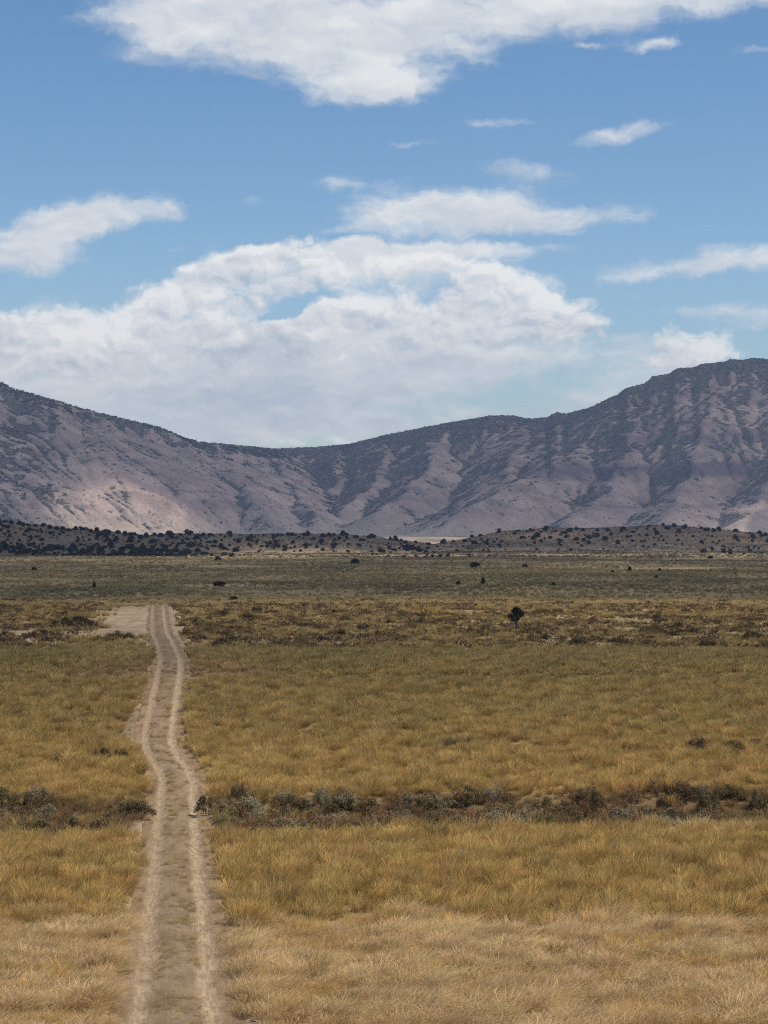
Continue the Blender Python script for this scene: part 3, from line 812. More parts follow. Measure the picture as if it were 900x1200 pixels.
SHRUBS = [shrub_meshes(300 + i, w=0.50 + 0.06 * (i % 3), h=0.76 + 0.08 * (i % 2), ncl=30 + 3 * i, per=70, leaf=0.028) for i in range(4)]
SPARSE = [shrub_meshes(320 + i, w=0.48, h=0.8, ncl=24, per=44, leaf=0.026) for i in range(3)]
MATS = [shrub_meshes(340 + i, w=0.62, h=0.42, ncl=34, per=44, leaf=0.026) for i in range(2)]
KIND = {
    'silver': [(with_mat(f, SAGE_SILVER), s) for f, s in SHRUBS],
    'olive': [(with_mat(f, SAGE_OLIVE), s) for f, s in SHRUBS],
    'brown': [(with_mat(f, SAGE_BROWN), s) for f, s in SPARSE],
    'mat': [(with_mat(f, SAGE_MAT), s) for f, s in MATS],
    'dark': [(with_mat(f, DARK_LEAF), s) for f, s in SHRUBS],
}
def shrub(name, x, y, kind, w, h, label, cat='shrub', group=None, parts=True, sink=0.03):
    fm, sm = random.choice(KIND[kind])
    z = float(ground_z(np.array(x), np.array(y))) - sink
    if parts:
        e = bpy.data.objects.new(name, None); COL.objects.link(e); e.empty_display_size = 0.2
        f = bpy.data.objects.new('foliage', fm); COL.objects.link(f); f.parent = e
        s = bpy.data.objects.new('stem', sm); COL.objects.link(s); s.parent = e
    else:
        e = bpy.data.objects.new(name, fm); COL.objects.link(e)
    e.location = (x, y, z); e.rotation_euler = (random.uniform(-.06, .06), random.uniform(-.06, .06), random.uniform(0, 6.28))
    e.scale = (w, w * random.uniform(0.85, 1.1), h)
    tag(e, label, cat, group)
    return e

# single shrubs one can point at -- (photo column, row of the foot, kind, width scale, height scale, label)
SINGLES = [
    (44, 944, 'silver', 1.35, 1.15, 'silver grey sagebrush with a dark hollow, upper of two in the left gully'),
    (52, 962, 'silver', 1.15, 0.95, 'silver grey sagebrush with a dark hollow, lower of two in the left gully'),
    (139, 963, 'olive', 1.3, 0.85, 'round olive sagebrush left of the dark bush on the road edge'),
    (164, 960, 'dark', 1.45, 1.05, 'dark dense bush on the left edge of the road at the gully crossing'),
    (243, 957, 'dark', 1.15, 1.15, 'dark bush hard against the right edge of the road at the gully crossing'),
    (262, 962, 'olive', 1.2, 1.0, 'olive sagebrush between the road-edge dark bush and the big spreading sagebrush'),
    (283, 961, 'silver', 1.75, 1.35, 'big spreading sagebrush, largest shrub in the gully just right of the road'),
    (336, 966, 'olive', 1.2, 1.1, 'olive sagebrush on the pale mound of soil right of the road'),
    (376, 948, 'silver', 1.0, 1.35, 'upright silver sagebrush at the end of the pale cut bank'),
    (388, 962, 'dark', 1.15, 1.0, 'blackish bush in front of the upright silver sagebrush by the pale bank'),
    (815, 884, 'dark', 1.75, 1.25, 'dark round bush alone in the golden grass above the right end of the gully'),
    (862, 882, 'dark', 1.9, 0.95, 'low wide dark bush, middle of three in the grass above the gully'),
    (892, 883, 'dark', 1.7, 1.05, 'dark bush at the right border, last of three in the grass above the gully'),
    (843, 905, 'brown', 0.9, 0.9, 'small bare brown shrub in the grass below the three dark bushes'),
    (69, 898, 'olive', 1.15, 0.9, 'small grey-green bush in the grass, leftmost of a row of three left of the road'),
    (119, 893, 'dark', 1.1, 1.0, 'small dark bush in the grass, middle of a row of three left of the road'),
    (141, 893, 'dark', 0.8, 0.9, 'small dark bush in the grass, nearest the road in a row of three'),
    (533, 877, 'olive', 1.2, 0.8, 'low grey bush alone in the middle of the olive field'),
    (552, 877, 'olive', 1.0, 0.85, 'low grey bush just right of another grey bush in the olive field'),
    (632, 880, 'olive', 1.0, 0.75, 'small faint bush alone in the field between the grey pair and the three dark bushes'),
    (745, 882, 'olive', 0.9, 0.7, 'small low bush left of a bare dry branch in the grass'),
    (763, 881, 'brown', 1.4, 0.6, 'bare dry branching shrub lying low in the grass left of the round dark bush'),
    (72, 736, 'dark', 2.1, 1.6, 'dark bush beyond the rise left of the road, left of the bushy clump'),
    (98, 738, 'dark', 3.2, 2.0, 'large dark straggling bush beside the bare pull-out left of the road'),
    (140, 751, 'olive', 3.0, 1.3, 'grey-green bush at the top of the rise left of the road'),
    (122, 754, 'olive', 2.2, 1.1, 'dull bush at the top of the rise, left of the grey-green one by the road'),
    (426, 740, 'dark', 1.8, 1.1, 'dark low shrub at the edge of the field right of the road top'),
    (876, 739, 'olive', 2.4, 1.3, 'grey rounded shrub near the right border at the far field edge'),
]
for px, py, kd, w, h, lab in SINGLES:
    x, y = locate(px, py)
    shrub('bush' if kd in ('dark',) else 'sagebrush', x, y, kd, w * 1.05, h * 1.05, lab, 'bush' if kd == 'dark' else 'sagebrush')

# gully shrubs in groups
def gully_group(n, px0, px1, kinds, label, group, wr, hr, row=None, name='sagebrush', cat='sagebrush'):
    for i in range(n):
        px = random.uniform(px0, px1)
        yy = 112 + random.gauss(0.5, 3.4); x = (px - CX) / F * yy
        gyv = float(gully_y(np.array([x]))[0])
        if row is None: y = gyv + max(-10.0, min(6.2, random.uniform(-10.5, 6.5)))
        else: y = gyv + random.uniform(*row)
        if abs(x - float(road_x(y))) < 2.0: continue
        shrub(name, x, y, random.choice(kinds), random.uniform(*wr), random.uniform(*hr), label, cat, group)
gully_group(26, -20, 165, ['olive', 'brown'], 'dull brown or olive low shrub among those in the gully left of the road', 'gully shrubs left of the road', (0.9, 1.5), (0.85, 1.35), name='shrub', cat='shrub')
gully_group(84, 250, 575, ['silver', 'olive', 'olive', 'dark'], 'grey or dark sagebrush crowding the left half of the gully right of the road', 'sagebrush crowding the middle of the gully', (0.9, 1.6), (0.8, 1.4))
gully_group(126, 270, 930, ['brown'], 'dry rusty brown shrub tangled among the greyer gully shrubs right of the road', 'dry brown shrubs in the gully', (0.9, 1.6), (0.9, 1.5), name='shrub', cat='shrub')
gully_group(84, 575, 930, ['olive', 'silver', 'dark', 'olive'], 'grey or dark shrub filling the right half of the gully', 'shrubs in the right half of the gully', (0.9, 1.5), (0.9, 1.5), (-7.0, 6.0), 'shrub', 'shrub')
gully_group(28, 790, 940, ['mat'], 'pale grey-green sage forming the low mat at the right end of the gully', 'pale sage mat at the right end of the gully', (0.9, 1.5), (0.8, 1.15), (-9.5, -4.0))

# sage terrace beyond the rise: single shrubs, the nearest and largest
cnt = 0
while cnt < 150:
    y = math.sqrt(random.uniform(222 ** 2, 335 ** 2)); x = random.uniform(-0.178, 0.178) * y
    rx = float(road_x(y))
    if -9.5 < x - rx < 2.4: continue
    if float(fbm(np.array([x / 9.0]), np.array([y / 9.0]), 3, 171)[0]) < -0.08 and random.random() < 0.8: continue
    left = x < rx
    shrub('sagebrush', x, y, random.choice(['olive', 'brown', 'brown', 'dark', 'dark']), random.uniform(1.2, 2.4), random.uniform(0.75, 1.35),
          'dull sagebrush in the scrub band beyond the rise left of the road' if left else 'dull sagebrush in the scrub band beyond the rise right of the road', 'sagebrush',
          'sagebrush band left of the road' if left else 'sagebrush band right of the road')
    cnt += 1

# scrub on the plain: nobody could count it
def scrub_variant(seed):
    r = np.random.default_rng(seed)
    cs_ = [(r.normal(0, .3), r.normal(0, .3), r.uniform(.15, .5)) for _ in range(9)]
    V, Fc, A = leaf_cloud(cs_, [r.uniform(.15, .28) for _ in cs_], 9, 0.10, r, 1.0, 0.3)
    me = mesh_np('scrub', V, Fc); add_attr(me, 'along', 0.4 + 0.6 * A); me.materials.append(SCRUB)
    return bpy.data.objects.new('scrub', me)
SCV = [scrub_variant(400 + i) for i in range(5)]
def put_scrub(name, x, y, z, size, tint, label, cat='scrub'):
    n = len(x); s = size * rng.uniform(0.6, 1.4, n)
    tint = np.clip(tint * rng.uniform(0.7, 1.3, (n, 1)), 0.005, 0.9)
    scatter(name, np.stack([x, y, z], -1), np.stack([np.zeros(n), np.zeros(n), rng.uniform(0, 6.28, n)], -1), np.stack([s, s, s * rng.uniform(0.7, 1.1, n)], -1),
            rng.integers(0, len(SCV), n), tint, SCV, label, cat)
x, y = field(225, 430, 0.30)
n1 = fbm(x / 12., y / 12., 3, 175)
rx = road_x(np.minimum(y, ROAD_END))
k = (n1 > -0.1) & ~((y < 400) & (x - rx > -9.5) & (x - rx < 2.5)) & (np.abs(y - 408) > 20 * rng.random(len(x)))
x, y = x[k], y[k]
put_scrub('scrub', x, y, ground_z(x, y), 0.9, np.tile((0.150, 0.098, 0.052), (len(x), 1)), 'small scrub scattered over the terrace beyond the rise')
x, y = field(430, 1000, 0.16)
x2, y2 = field(1000, 1900, 0.05)
x = np.r_[x, x2]; y = np.r_[y, y2]
n1 = fbm(x / 45., y / 110., 4, 176); st = fbm(x / 90.0, y / 260.0, 4, 63)
k = (rng.random(len(x)) < 0.35 + 0.9 * sstep(-0.3, 0.2, n1) - 0.8 * sstep(0.1, 0.4, st)) & (rng.random(len(x)) > sstep(1500, 1750, y))
x, y, n1 = x[k], y[k], n1[k]
tint = lerp(np.array((0.300, 0.235, 0.120)), np.array((0.200, 0.165, 0.092)), sstep(-0.1, 0.4, n1)[:, None])
put_scrub('sagebrush_flat', x, y, ground_z(x, y), 0.95 + 0.3 * sstep(700, 1500, y) + 0.35 * n1, tint, 'grey-green sagebrush covering the plain before the hills')

# low grey brush on the foothills
x, y = field(1650, 2700, 0.030)
hzv = hill_z(x, y); gzv = ground_z(x, y)
n1 = fbm(x / 60., y / 90., 4, 178)
k = (rng.random(len(x)) < 0.25 + 0.9 * sstep(-0.1, 0.3, n1))
x, y, zv = x[k], y[k], np.maximum(hzv, gzv)[k]
put_scrub('foothill_brush', x, y, zv, 1.7, np.tile((0.150, 0.118, 0.070), (len(x), 1)), 'low dull brush over the foot of the hills and their slopes', 'brush')

# brush on the mountains
def brush_variant(seed):
    r = np.random.default_rng(seed)
    V, Fc, A = leaf_cloud([(r.normal(0, .35), r.normal(0, .35), r.uniform(.2, .6)) for _ in range(5)], [0.42] * 5, 8, 0.26, r, 0.9, 0.4)
    me = mesh_np('brush', V, Fc); add_attr(me, 'along', 0.5 + 0.5 * A); me.materials.append(SCRUB)
    return bpy.data.objects.new('brush', me)
BRV = [brush_variant(430 + i) for i in range(5)]
N = 420000
x = rng.uniform(-1550, 1550, N); y = rng.uniform(5700, 8400, N)
vg = mount_sample(veg, x, y); hz = mount_sample(HM, x, y); tp = mount_sample(top, x, y)
cl = fbm(x / 38., y / 38., 3, 181)
k = (np.abs(x) < 0.185 * y) & (rng.random(N) < np.clip(0.02 + vg * (0.35 + 0.6 * sstep(-0.2, 0.3, cl)) + 0.25 * tp, 0, 1) * 0.32) & (hz - mount_sample(PL, x, y) > 8)
x, y, hz = x[k], y[k], hz[k]
n = len(x); s = rng.uniform(2.2, 5.2, n)
tint = np.tile((0.052, 0.056, 0.036), (n, 1)) * rng.uniform(0.7, 1.4, (n, 1))
scatter('mountain_brush', np.stack([x, y, hz - 0.5], -1), np.stack([np.zeros(n), np.zeros(n), rng.uniform(0, 6.28, n)], -1), np.stack([s * 1.15, s * 1.15, s * 0.9], -1),
        rng.integers(0, len(BRV), n), tint, BRV, 'dark brush growing over the mountain slopes and ridges', 'brush')
print('brush', n)

# ------------------------------------------------------------------ junipers
def juniper_crown(seed, dense=1.0, per=22, leaf=0.045):
    """unit-height crown"""
    r = np.random.default_rng(seed)
    cs_, rs = [], []
    for i in range(int(30 * dense)):
        t_ = r.random() ** 0.8
        z = 0.16 + 0.76 * t_
        rad = 0.40 * (1 - abs(t_ - 0.35) ** 1.6 * 1.25) * math.sqrt(r.random())
        a = r.uniform(0, 6.28)
        cs_.append((rad * math.cos(a), rad * math.sin(a), z)); rs.append(r.uniform(0.09, 0.17))
    V, Fc, A = leaf_cloud(cs_, rs, per, leaf, r, 1.1, 0.25)
    me = mesh_np('crown', V, Fc); add_attr(me, 'along', 0.4 + 0.6 * A * np.clip(V[:, 2] + 0.2, 0, 1)); me.materials.append(JUNIPER)
    return me
CROWNS = [juniper_crown(500 + i, 1.1 + 0.12 * i, 18, 0.08) for i in range(6)]
def trunk_mesh(seed):
    r = np.random.default_rng(seed); V, Fc = [], []
    tube(V, Fc, [(0, 0, -0.08), (0.02, 0.01, 0.12), (0.0, 0.02, 0.3), (0.01, 0, 0.6), (0, 0, 0.85)], [0.055, 0.042, 0.036, 0.02, 0.006], 8)
    for i in range(7):
        a = r.uniform(0, 6.28); z = r.uniform(0.18, 0.5); q = r.uniform(0.15, 0.32)
        tube(V, Fc, [(0.01, 0.01, z), (q * .5 * math.cos(a), q * .5 * math.sin(a), z + 0.09), (q * math.cos(a), q * math.sin(a), z + 0.22)], [0.02, 0.013, 0.004], 5)
    me = mesh_np('trunk', np.array(V), np.array(Fc), True); me.materials.append(BARK); return me
# the tree in the open, with a trunk one can see
def open_tree(px, py, hgt, w, label, seed, lift=0.0, name='juniper_tree'):
    x, y = locate(px, py)
    e = bpy.data.objects.new(name, None); COL.objects.link(e)
    cm = juniper_crown(seed, 1.7, 40)
    co = np.empty(len(cm.vertices) * 3, np.float32); cm.vertices.foreach_get('co', co); co = co.reshape(-1, 3); co[:, 2] = co[:, 2] * (1 - lift) + lift
    cm.vertices.foreach_set('co', co.ravel())
    c = link('crown', cm, None, e); tr = link('trunk', trunk_mesh(seed + 1), None, e)
    e.location = (x, y, float(ground_z(np.array(x), np.array(y))) - 0.02); e.scale = (w, w, hgt); e.rotation_euler = (0, 0, seed)
    tag(e, label, 'tree')
    return e
open_tree(605, 739, 2.9, 2.3, 'lone round-topped juniper with a visible trunk standing beyond the far field edge', 601, 0.27)
def px_size(y): return y / F
PLAIN = [  # column, foot row, width px, height px, label
    (257, 688, 15, 7, 'low wide black bush alone on the plain beside a pale streak above the road'),
    (255, 657, 9, 5, 'small dark bush on the pale strip straight above the wide black bush'),
    (416, 661, 12, 6, 'dark low juniper by itself where the plain meets the middle hill'),
    (110, 690, 4, 8, 'thin upright dark juniper alone on the plain left of the road'),
    (40, 669, 7, 4, 'tiny flat dark bush on the plain near the left border'),
    (557, 665, 13, 6, 'wide dark bush on the plain below the gap between the hills'),
    (537, 686, 5, 6, 'small dark bush on the plain beside pale dead wood, left of an upright one'),
    (566, 686, 6, 9, 'small upright dark juniper on the plain, right of the bush by the dead wood'),
    (615, 665, 8, 4, 'small flat dark bush on the plain right of the wide one below the hill gap'),
    (648, 687, 6, 4, 'faint dark bush on the plain right of the small upright juniper'),
    (738, 670, 6, 6, 'dark round bush on the plain, larger of a near pair below the right hill'),
    (718, 672, 4, 4, 'tiny dark bush just left of the round one below the right hill'),
    (773, 670, 4, 5, 'tiny dark bush on the plain, higher of two right of the near pair'),
    (769, 678, 4, 4, 'tiny dark bush on the plain, lower of two right of the near pair'),
    (862, 674, 4, 3, 'tiny dark speck of a bush on the plain toward the right border'),
    (832, 655, 6, 4, 'dark small juniper on the pale strip below the right hill'),
    (274, 704, 12, 5, 'dull dark bush on the near edge of the plain right of the road end'),
]
for i, (px, py, w, h, lab) in enumerate(PLAIN):
    x, y = locate(px, py, 2300)
    o = bpy.data.objects.new('juniper' if 'juniper' in lab else 'bush', CROWNS[i % 6]); COL.objects.link(o)
    s = px_size(y)
    hh = h * s / 0.86
    o.location = (x, y, float(ground_z(np.array(x), np.array(y))) - 0.14 * hh); o.scale = (w * s / 0.82, w * s / 0.82, hh); o.rotation_euler = (0, 0, i)
    tag(o, lab, 'juniper' if 'juniper' in lab else 'bush')

JG = {
    'crest': ('dark juniper lining the crest of the left hill against the mountain', 'junipers along the left hill crest'),
    'slope': ('dark juniper dotted over the brown slope of the left hill', 'junipers on the left hill slope'),
    'band': ('dark juniper packed in the dense belt at the foot of the left hill', 'junipers in the belt at the foot of the left hill'),
    'mid': ('dark juniper on the lower middle hill between the left hill and the gap', 'junipers on the middle hill'),
    'right': ('small dark juniper scattered over the bare brown right hill', 'junipers on the right hill'),
}
nj = 0
def hill_tree(px, py, hpx, key, wide=1.0):
    global nj
    x, y, z = locate_hill(px, py)
    o = bpy.data.objects.new('juniper', CROWNS[nj % 6]); COL.objects.link(o)
    s = hpx * y / F / 0.86
    o.location = (x, y, z - 0.16 * s); o.scale = (s * 1.05 * wide * random.uniform(0.9, 1.2), s * 1.05 * wide * random.uniform(0.75, 1.15), s * random.uniform(0.7, 1.1)); o.rotation_euler = (0, 0, random.uniform(0, 6.28))
    tag(o, JG[key][0], 'juniper', JG[key][1]); nj += 1
def crest_row(px): return float(min(np.interp(px, HL[:, 0], HL[:, 1]), np.interp(px, HR[:, 0], HR[:, 1])))
for i in range(36):
    px = -12 + 262 * (i + random.uniform(0.1, 0.9)) / 36
    hill_tree(px, crest_row(px) + random.uniform(0.3, 3), random.uniform(4.2, 6.5), 'crest', 1.25)
for i in range(44):
    px = random.uniform(-12, 250); cr = crest_row(px)
    hill_tree(px, random.uniform(cr + 4, max(642, cr + 8)), random.uniform(3.5, 6), 'slope', 1.2)
for i in range(92):
    px = random.uniform(-12, 225) if i < 80 else random.uniform(150, 290)
    hill_tree(px, random.uniform(641, 650.5) + 0.008 * px, random.uniform(3.5, 6.5), 'band', random.uniform(1.2, 2.0))
for i in range(62):
    px = random.uniform(250, 500); cr = crest_row(px)
    py = cr + (random.uniform(0.3, 3) if i < 26 else random.uniform(3, 20) * (1 if px > 300 else 0.8))
    hill_tree(px, py, random.uniform(3.2, 6), 'mid', 1.2)
RT = [(502, 634), (520, 635), (531, 634), (545, 634), (556, 636), (570, 637), (585, 638), (588, 634), (553, 628), (563, 627), (585, 621), (603, 625), (607, 622), (622, 621), (612, 630), (625, 631), (634, 634),
      (640, 620), (650, 622), (662, 624), (664, 629), (668, 622), (676, 632), (684, 633), (690, 630), (700, 628), (709, 632), (716, 626), (724, 636), (735, 629), (742, 623), (752, 634), (758, 627), (767, 620),
      (770, 625), (777, 614), (782, 619), (790, 616), (795, 623), (803, 618), (812, 628), (822, 619), (828, 621), (836, 622), (842, 621), (825, 646), (822, 635), (848, 647), (856, 648), (862, 620), (862, 631),
      (882, 629), (882, 633), (890, 624), (897, 627), (900, 634), (675, 620), (683, 621), (629, 628), (645, 630), (655, 633), (700, 621), (730, 622), (690, 636), (712, 621)]
for px, py in RT:
    hill_tree(px, max(py + 1.5, crest_row(px) + 0.4), random.uniform(3.4, 6.2), 'right', 1.25)
print('junipers', nj)
# the many smaller junipers and brush between them
JP = []
for px0, px1, lo, hi, n in ((-30, 250, 0.5, 36, 240), (-30, 215, 24, 38, 260), (200, 520, 0.5, 22, 190), (520, 930, 0.5, 26, 220)):
    for i in range(n):
        px = random.uniform(px0, px1); cr = crest_row(px)
        if fbm(np.array([px / 22.0]), np.array([i * 0.013]), 2, 905)[0] < -0.15 and random.random() < 0.6: continue
        x, y, z = locate_hill(px, min(cr + random.uniform(lo, hi), 651 + 0.004 * px))
        JP.append((x, y, z))
JP = np.array(JP); n = len(JP)
s = rng.uniform(1.3, 3.0, n); JP[:, 2] -= 0.14 * s
CRO = [bpy.data.objects.new('juniper_brush', c_) for c_ in CROWNS[:4]]
scatter('juniper_scrub', JP, np.stack([np.zeros(n), np.zeros(n), rng.uniform(0, 6.28, n)], -1), np.stack([s * rng.uniform(1.1, 2.2, n), s * 1.3, s], -1), rng.integers(0, 4, n),
        np.ones((n, 3)) * 0.05, CRO, 'small dark juniper scrub filling in between the trees on the low hills', 'scrub')

# ------------------------------------------------------------------ haze
def box_mesh(lo, hi):
    v = [(x, y, z) for z in (lo[2], hi[2]) for y in (lo[1], hi[1]) for x in (lo[0], hi[0])]
    f = [(0, 2, 3, 1), (4, 5, 7, 6), (0, 1, 5, 4), (2, 6, 7, 3), (0, 4, 6, 2), (1, 3, 7, 5)]
    return mesh_np('haze', v, f)
gmin = float(min(Zg.min(), HM.min())); gx = float(np.abs(Xg).max())
hz_ = link('haze', box_mesh((-gx - 50, -150, gmin - 1.0), (gx + 50, 13300, float(HM.max()) + 25)))
HZ = bpy.data.materials.new('haze'); HZ.use_nodes = True
t = NT(HZ.node_tree); t.n.clear(); out = t.new('ShaderNodeOutputMaterial'); v = t.new('ShaderNodeVolumePrincipled')
v.inputs['Color'].default_value = (0.56, 0.70, 1.0, 1); v.inputs['Density'].default_value = 4.5e-5; v.inputs['Anisotropy'].default_value = 0.2
t.l.new(v.outputs[0], out.inputs['Volume'])
hz_.data.materials.append(HZ); tag(hz_, 'thin bluish haze over the plain and mountains', 'haze', kind='stuff')

# ------------------------------------------------------------------ sky with clouds
W = bpy.data.worlds.new('World'); SC.world = W; W.use_nodes = True
t = NT(W.node_tree); t.n.clear()
out = t.new('ShaderNodeOutputWorld'); bg = t.new('ShaderNodeBackground'); bg.inputs[1].default_value = 0.1
t.l.new(bg.outputs[0], out.inputs[0])
sky = t.new('ShaderNodeTexSky'); sky.sky_type = 'NISHITA'; sky.sun_disc = False
sky.sun_elevation = SUN_EL; sky.sun_rotation = SUN_AZ; sky.altitude = 1500; sky.air_density = 1.0; sky.dust_density = 0.6; sky.ozone_density = 1.5
# clouds live on the celestial sphere: azimuth and elevation, one unit = 100 / 2665 rad
d = t.new('ShaderNodeTexCoord').outputs['Generated']
s3 = t.sep(d)
az = t.math('ARCTAN2', s3[0], s3[1]); elv = t.math('ARCSINE', s3[2])
P0 = t.comb(t.math('MULTIPLY_ADD', az, F / 100, CX / 100), t.math('MULTIPLY_ADD', elv, -F / 100, HY / 100), 0.0)

SOFT = [  # column, row, half width, half height, tilt (deg, + rises to the right), amount
    (300, 22, 150, 40, 0, 1.0), (420, 68, 115, 42, 0, .9), (435, 110, 70, 20, 0, .8), (600, 22, 190, 34, 4, .95), (850, 6, 190, 24, 3, .95), (185, 35, 60, 32, 0, .65),
    (250, 82, 60, 14, 0, .35), (765, 63, 28, 8, 0, .62), (690, 65, 20, 5, 0, .5), (882, 75, 30, 7, 0, .6), (480, 170, 40, 6, -4, .42), (560, 153, 65, 8, 3, .38), (720, 163, 65, 11, 10, .42),
    (292, 236, 20, 10, 12, .36), (418, 214, 46, 11, 3, .5), (612, 203, 50, 12, -8, .45), (540, 247, 120, 24, 0, 1.0), (650, 260, 95, 14, 2, .6), (560, 288, 110, 12, 0, .45), (440, 250, 60, 12, 4, .3),
    (120, 258, 62, 20, 14, .95), (185, 252, 36, 14, 5, .6), (70, 278, 50, 24, 10, .9), (25, 303, 60, 20, 4, .85), (790, 318, 120, 12, 5, .6), (880, 306, 90, 14, -4, .5), (840, 368, 70, 11, 3, .55), (225, 292, 50, 9, -3, .36),
    (600, 430, 80, 24, -10, .36), (700, 462, 50, 18, 20, .45), (540, 440, 70, 24, 0, .34), (740, 398, 46, 14, 0, .35), (650, 478, 70, 14, 10, .36), (90, 440, 190, 60, 0, 1.0), (130, 495, 260, 40, 0, .9), (640, 405, 90, 20, -8, .4), (560, 482, 60, 8, 0, .34), (470, 478, 90, 16, 0, -.45), (860, 385, 60, 8, 4, .35), (720, 345, 40, 8, -5, .3),
    (330, 500, 170, 12, 0, .6), (290, 435, 210, 54, 0, 1.0), (300, 485, 200, 24, 0, .7), (430, 425, 120, 46, 0, .85), (470, 395, 120, 40, 0, .7), (760, 440, 50, 22, 15, .45), (400, 304, 120, 26, 6, .7), (500, 304, 90, 24, 0, .75), (346, 366, 44, 8, 16, -1.1), (500, 281, 170, 6, 0, -.55),
]
PUFF = [
    (25, 395, 80, 34, 0, .8), (95, 392, 60, 28, 6, .72), (160, 375, 44, 22, 18, .85), (205, 358, 30, 12, 20, .7), (240, 325, 62, 17, 20, .85), (265, 360, 80, 34, 10, .75), (322, 296, 44, 14, 16, .92), (370, 322, 70, 22, 0, .7),
    (465, 310, 60, 14, 0, .72), (545, 322, 55, 26, -10, .8), (590, 352, 58, 28, 0, 1.0), (640, 372, 56, 26, -14, 1.0), (690, 380, 28, 15, -20, .8), (455, 365, 46, 20, 0, 1.0), (390, 362, 36, 13, 12, .95), (372, 385, 70, 20, 14, .75),
    (500, 385, 60, 24, 0, .85), (560, 390, 70, 18, 0, .8), (140, 415, 90, 22, 0, .6), (270, 405, 90, 26, 0, .65), (420, 420, 70, 22, 0, .6), (60, 440, 70, 14, -6, .5), (330, 440, 60, 10, 0, .42), (210, 455, 80, 12, 0, .42), (530, 420, 16, 10, 0, .5),
    (812, 410, 42, 22, 0, 1.05), (795, 427, 54, 16, 8, .85), (358, 514, 46, 11, 0, .8), (395, 516, 16, 6, 0, .6), (344, 366, 40, 8, 16, -.8),
]
def field_nodes(P, blobs):
    """sum of soft lobes and, for each lobe, how far its point lies to the sunward side"""
    acc = None; sh = None; cache = {}
    for (cx, cy, w, h, tl, am) in blobs:
        if tl not in cache:
            if tl == 0: cache[tl] = P
            else:
                vr = t.new('ShaderNodeVectorRotate'); vr.rotation_type = 'Z_AXIS'; t.l.new(P, vr.inputs['Vector']); vr.inputs['Angle'].default_value = math.radians(tl)
                cache[tl] = vr.outputs[0]
        a = math.radians(tl)
        rx_, ry_ = cx / 100 * math.cos(a) - cy / 100 * math.sin(a), cx / 100 * math.sin(a) + cy / 100 * math.cos(a)
        iw, ih = 100 / w, 100 / h
        q = t.vm('MULTIPLY_ADD', cache[tl], (iw, ih, 1), (-rx_ * iw, -ry_ * ih, 0))
        e = t.math('POWER', 0.3679, t.vm('DOT_PRODUCT', q, q))
        e = t.math('MULTIPLY', e, am)
        acc = e if acc is None else t.math('ADD', acc, e)
        if am > 0:
            g_ = t.math('MULTIPLY', e, t.vm('DOT_PRODUCT', q, (0.38, -0.80, 0.0)))
            sh = g_ if sh is None else t.math('ADD', sh, g_)
    return acc, t.math('DIVIDE', sh, t.math('MAXIMUM', acc, 0.15))
wv = t.new('ShaderNodeTexNoise'); wv.noise_dimensions = '2D'; t.l.new(P0, wv.inputs['Vector']); wv.inputs['Scale'].default_value = 1.5; wv.inputs['Detail'].default_value = 5; wv.inputs['Roughness'].default_value = 0.6
warp = t.vm('MULTIPLY_ADD', t.vm('SUBTRACT', wv.outputs['Color'], (0.5, 0.5, 0.5)), (0.50, 0.30, 0), P0)
def detail(P):
    soft = t.noise(t.vm('MULTIPLY', P, (0.7, 1.5, 1)), 1.5, 6, 0.60, dim='2D')
    nz_ = t.noise(t.vm('MULTIPLY', P, (0.85, 1.2, 1)), 2.0, 6, 0.60, dim='2D')
    vo = t.new('ShaderNodeTexVoronoi'); vo.voronoi_dimensions = '2D'; vo.feature = 'SMOOTH_F1'; vo.normalize = True
    t.l.new(t.vm('MULTIPLY', P, (0.85, 1.15, 1)), vo.inputs['Vector']); vo.inputs['Scale'].default_value = 2.6; vo.inputs['Detail'].default_value = 3
    vo.inputs['Roughness'].default_value = 0.55; vo.inputs['Lacunarity'].default_value = 2.1; vo.inputs['Smoothness'].default_value = 0.35
    bil = t.math('SUBTRACT', 1.0, vo.outputs['Distance'])
    puff = t.math('ADD', t.math('MULTIPLY', nz_, 0.6), t.math('MULTIPLY', t.math('SUBTRACT', bil, 0.25), 0.62))
    return soft, puff
c1, h1 = field_nodes(warp, SOFT)
c2, h2 = field_nodes(warp, PUFF)
n1, m1 = detail(warp)
n2, m2 = detail(t.vm('ADD', warp, (0.05, -0.09, 0)))
s1 = t.math('ADD', t.math('MULTIPLY', c1, 1.1), t.math('MULTIPLY', t.math('SUBTRACT', n1, 0.5), 1.55))
p1 = t.math('ADD', t.math('MINIMUM', c2, 1.1), t.math('MULTIPLY', t.math('SUBTRACT', m1, 0.5), 2.1))
a_soft = t.math('MULTIPLY', t.mapr(s1, 0.12, 1.05), t.mapr(c1, 0.06, 0.26))
a_puff = t.math('MULTIPLY', t.mapr(p1, 0.36, 1.0), t.mapr(c2, 0.08, 0.30))
big = t.noise(t.vm('MULTIPLY', warp, (0.6, 1.6, 1)), 0.9, 4, 0.6, dim='2D')
lit_s = t.math('ADD', t.math('MULTIPLY_ADD', t.math('SUBTRACT', n1, n2), 1.5, 0.54), t.math('ADD', t.math('MULTIPLY', h1, 0.30), t.math('MULTIPLY', t.math('SUBTRACT', big, 0.5), 2.0)), None, True)
lit_p = t.math('ADD', t.math('MULTIPLY_ADD', t.math('SUBTRACT', m1, m2), 2.2, 0.60), t.math('ADD', t.math('MULTIPLY', h2, 0.60), t.math('MULTIPLY', t.math('SUBTRACT', big, 0.5), 1.7)), None, True)
col_s = t.mix(lit_s, (5.7, 6.2, 6.8), (8.5, 8.55, 8.4))
col_p = t.mix(lit_p, (4.9, 5.5, 6.3), (9.2, 9.1, 8.8))
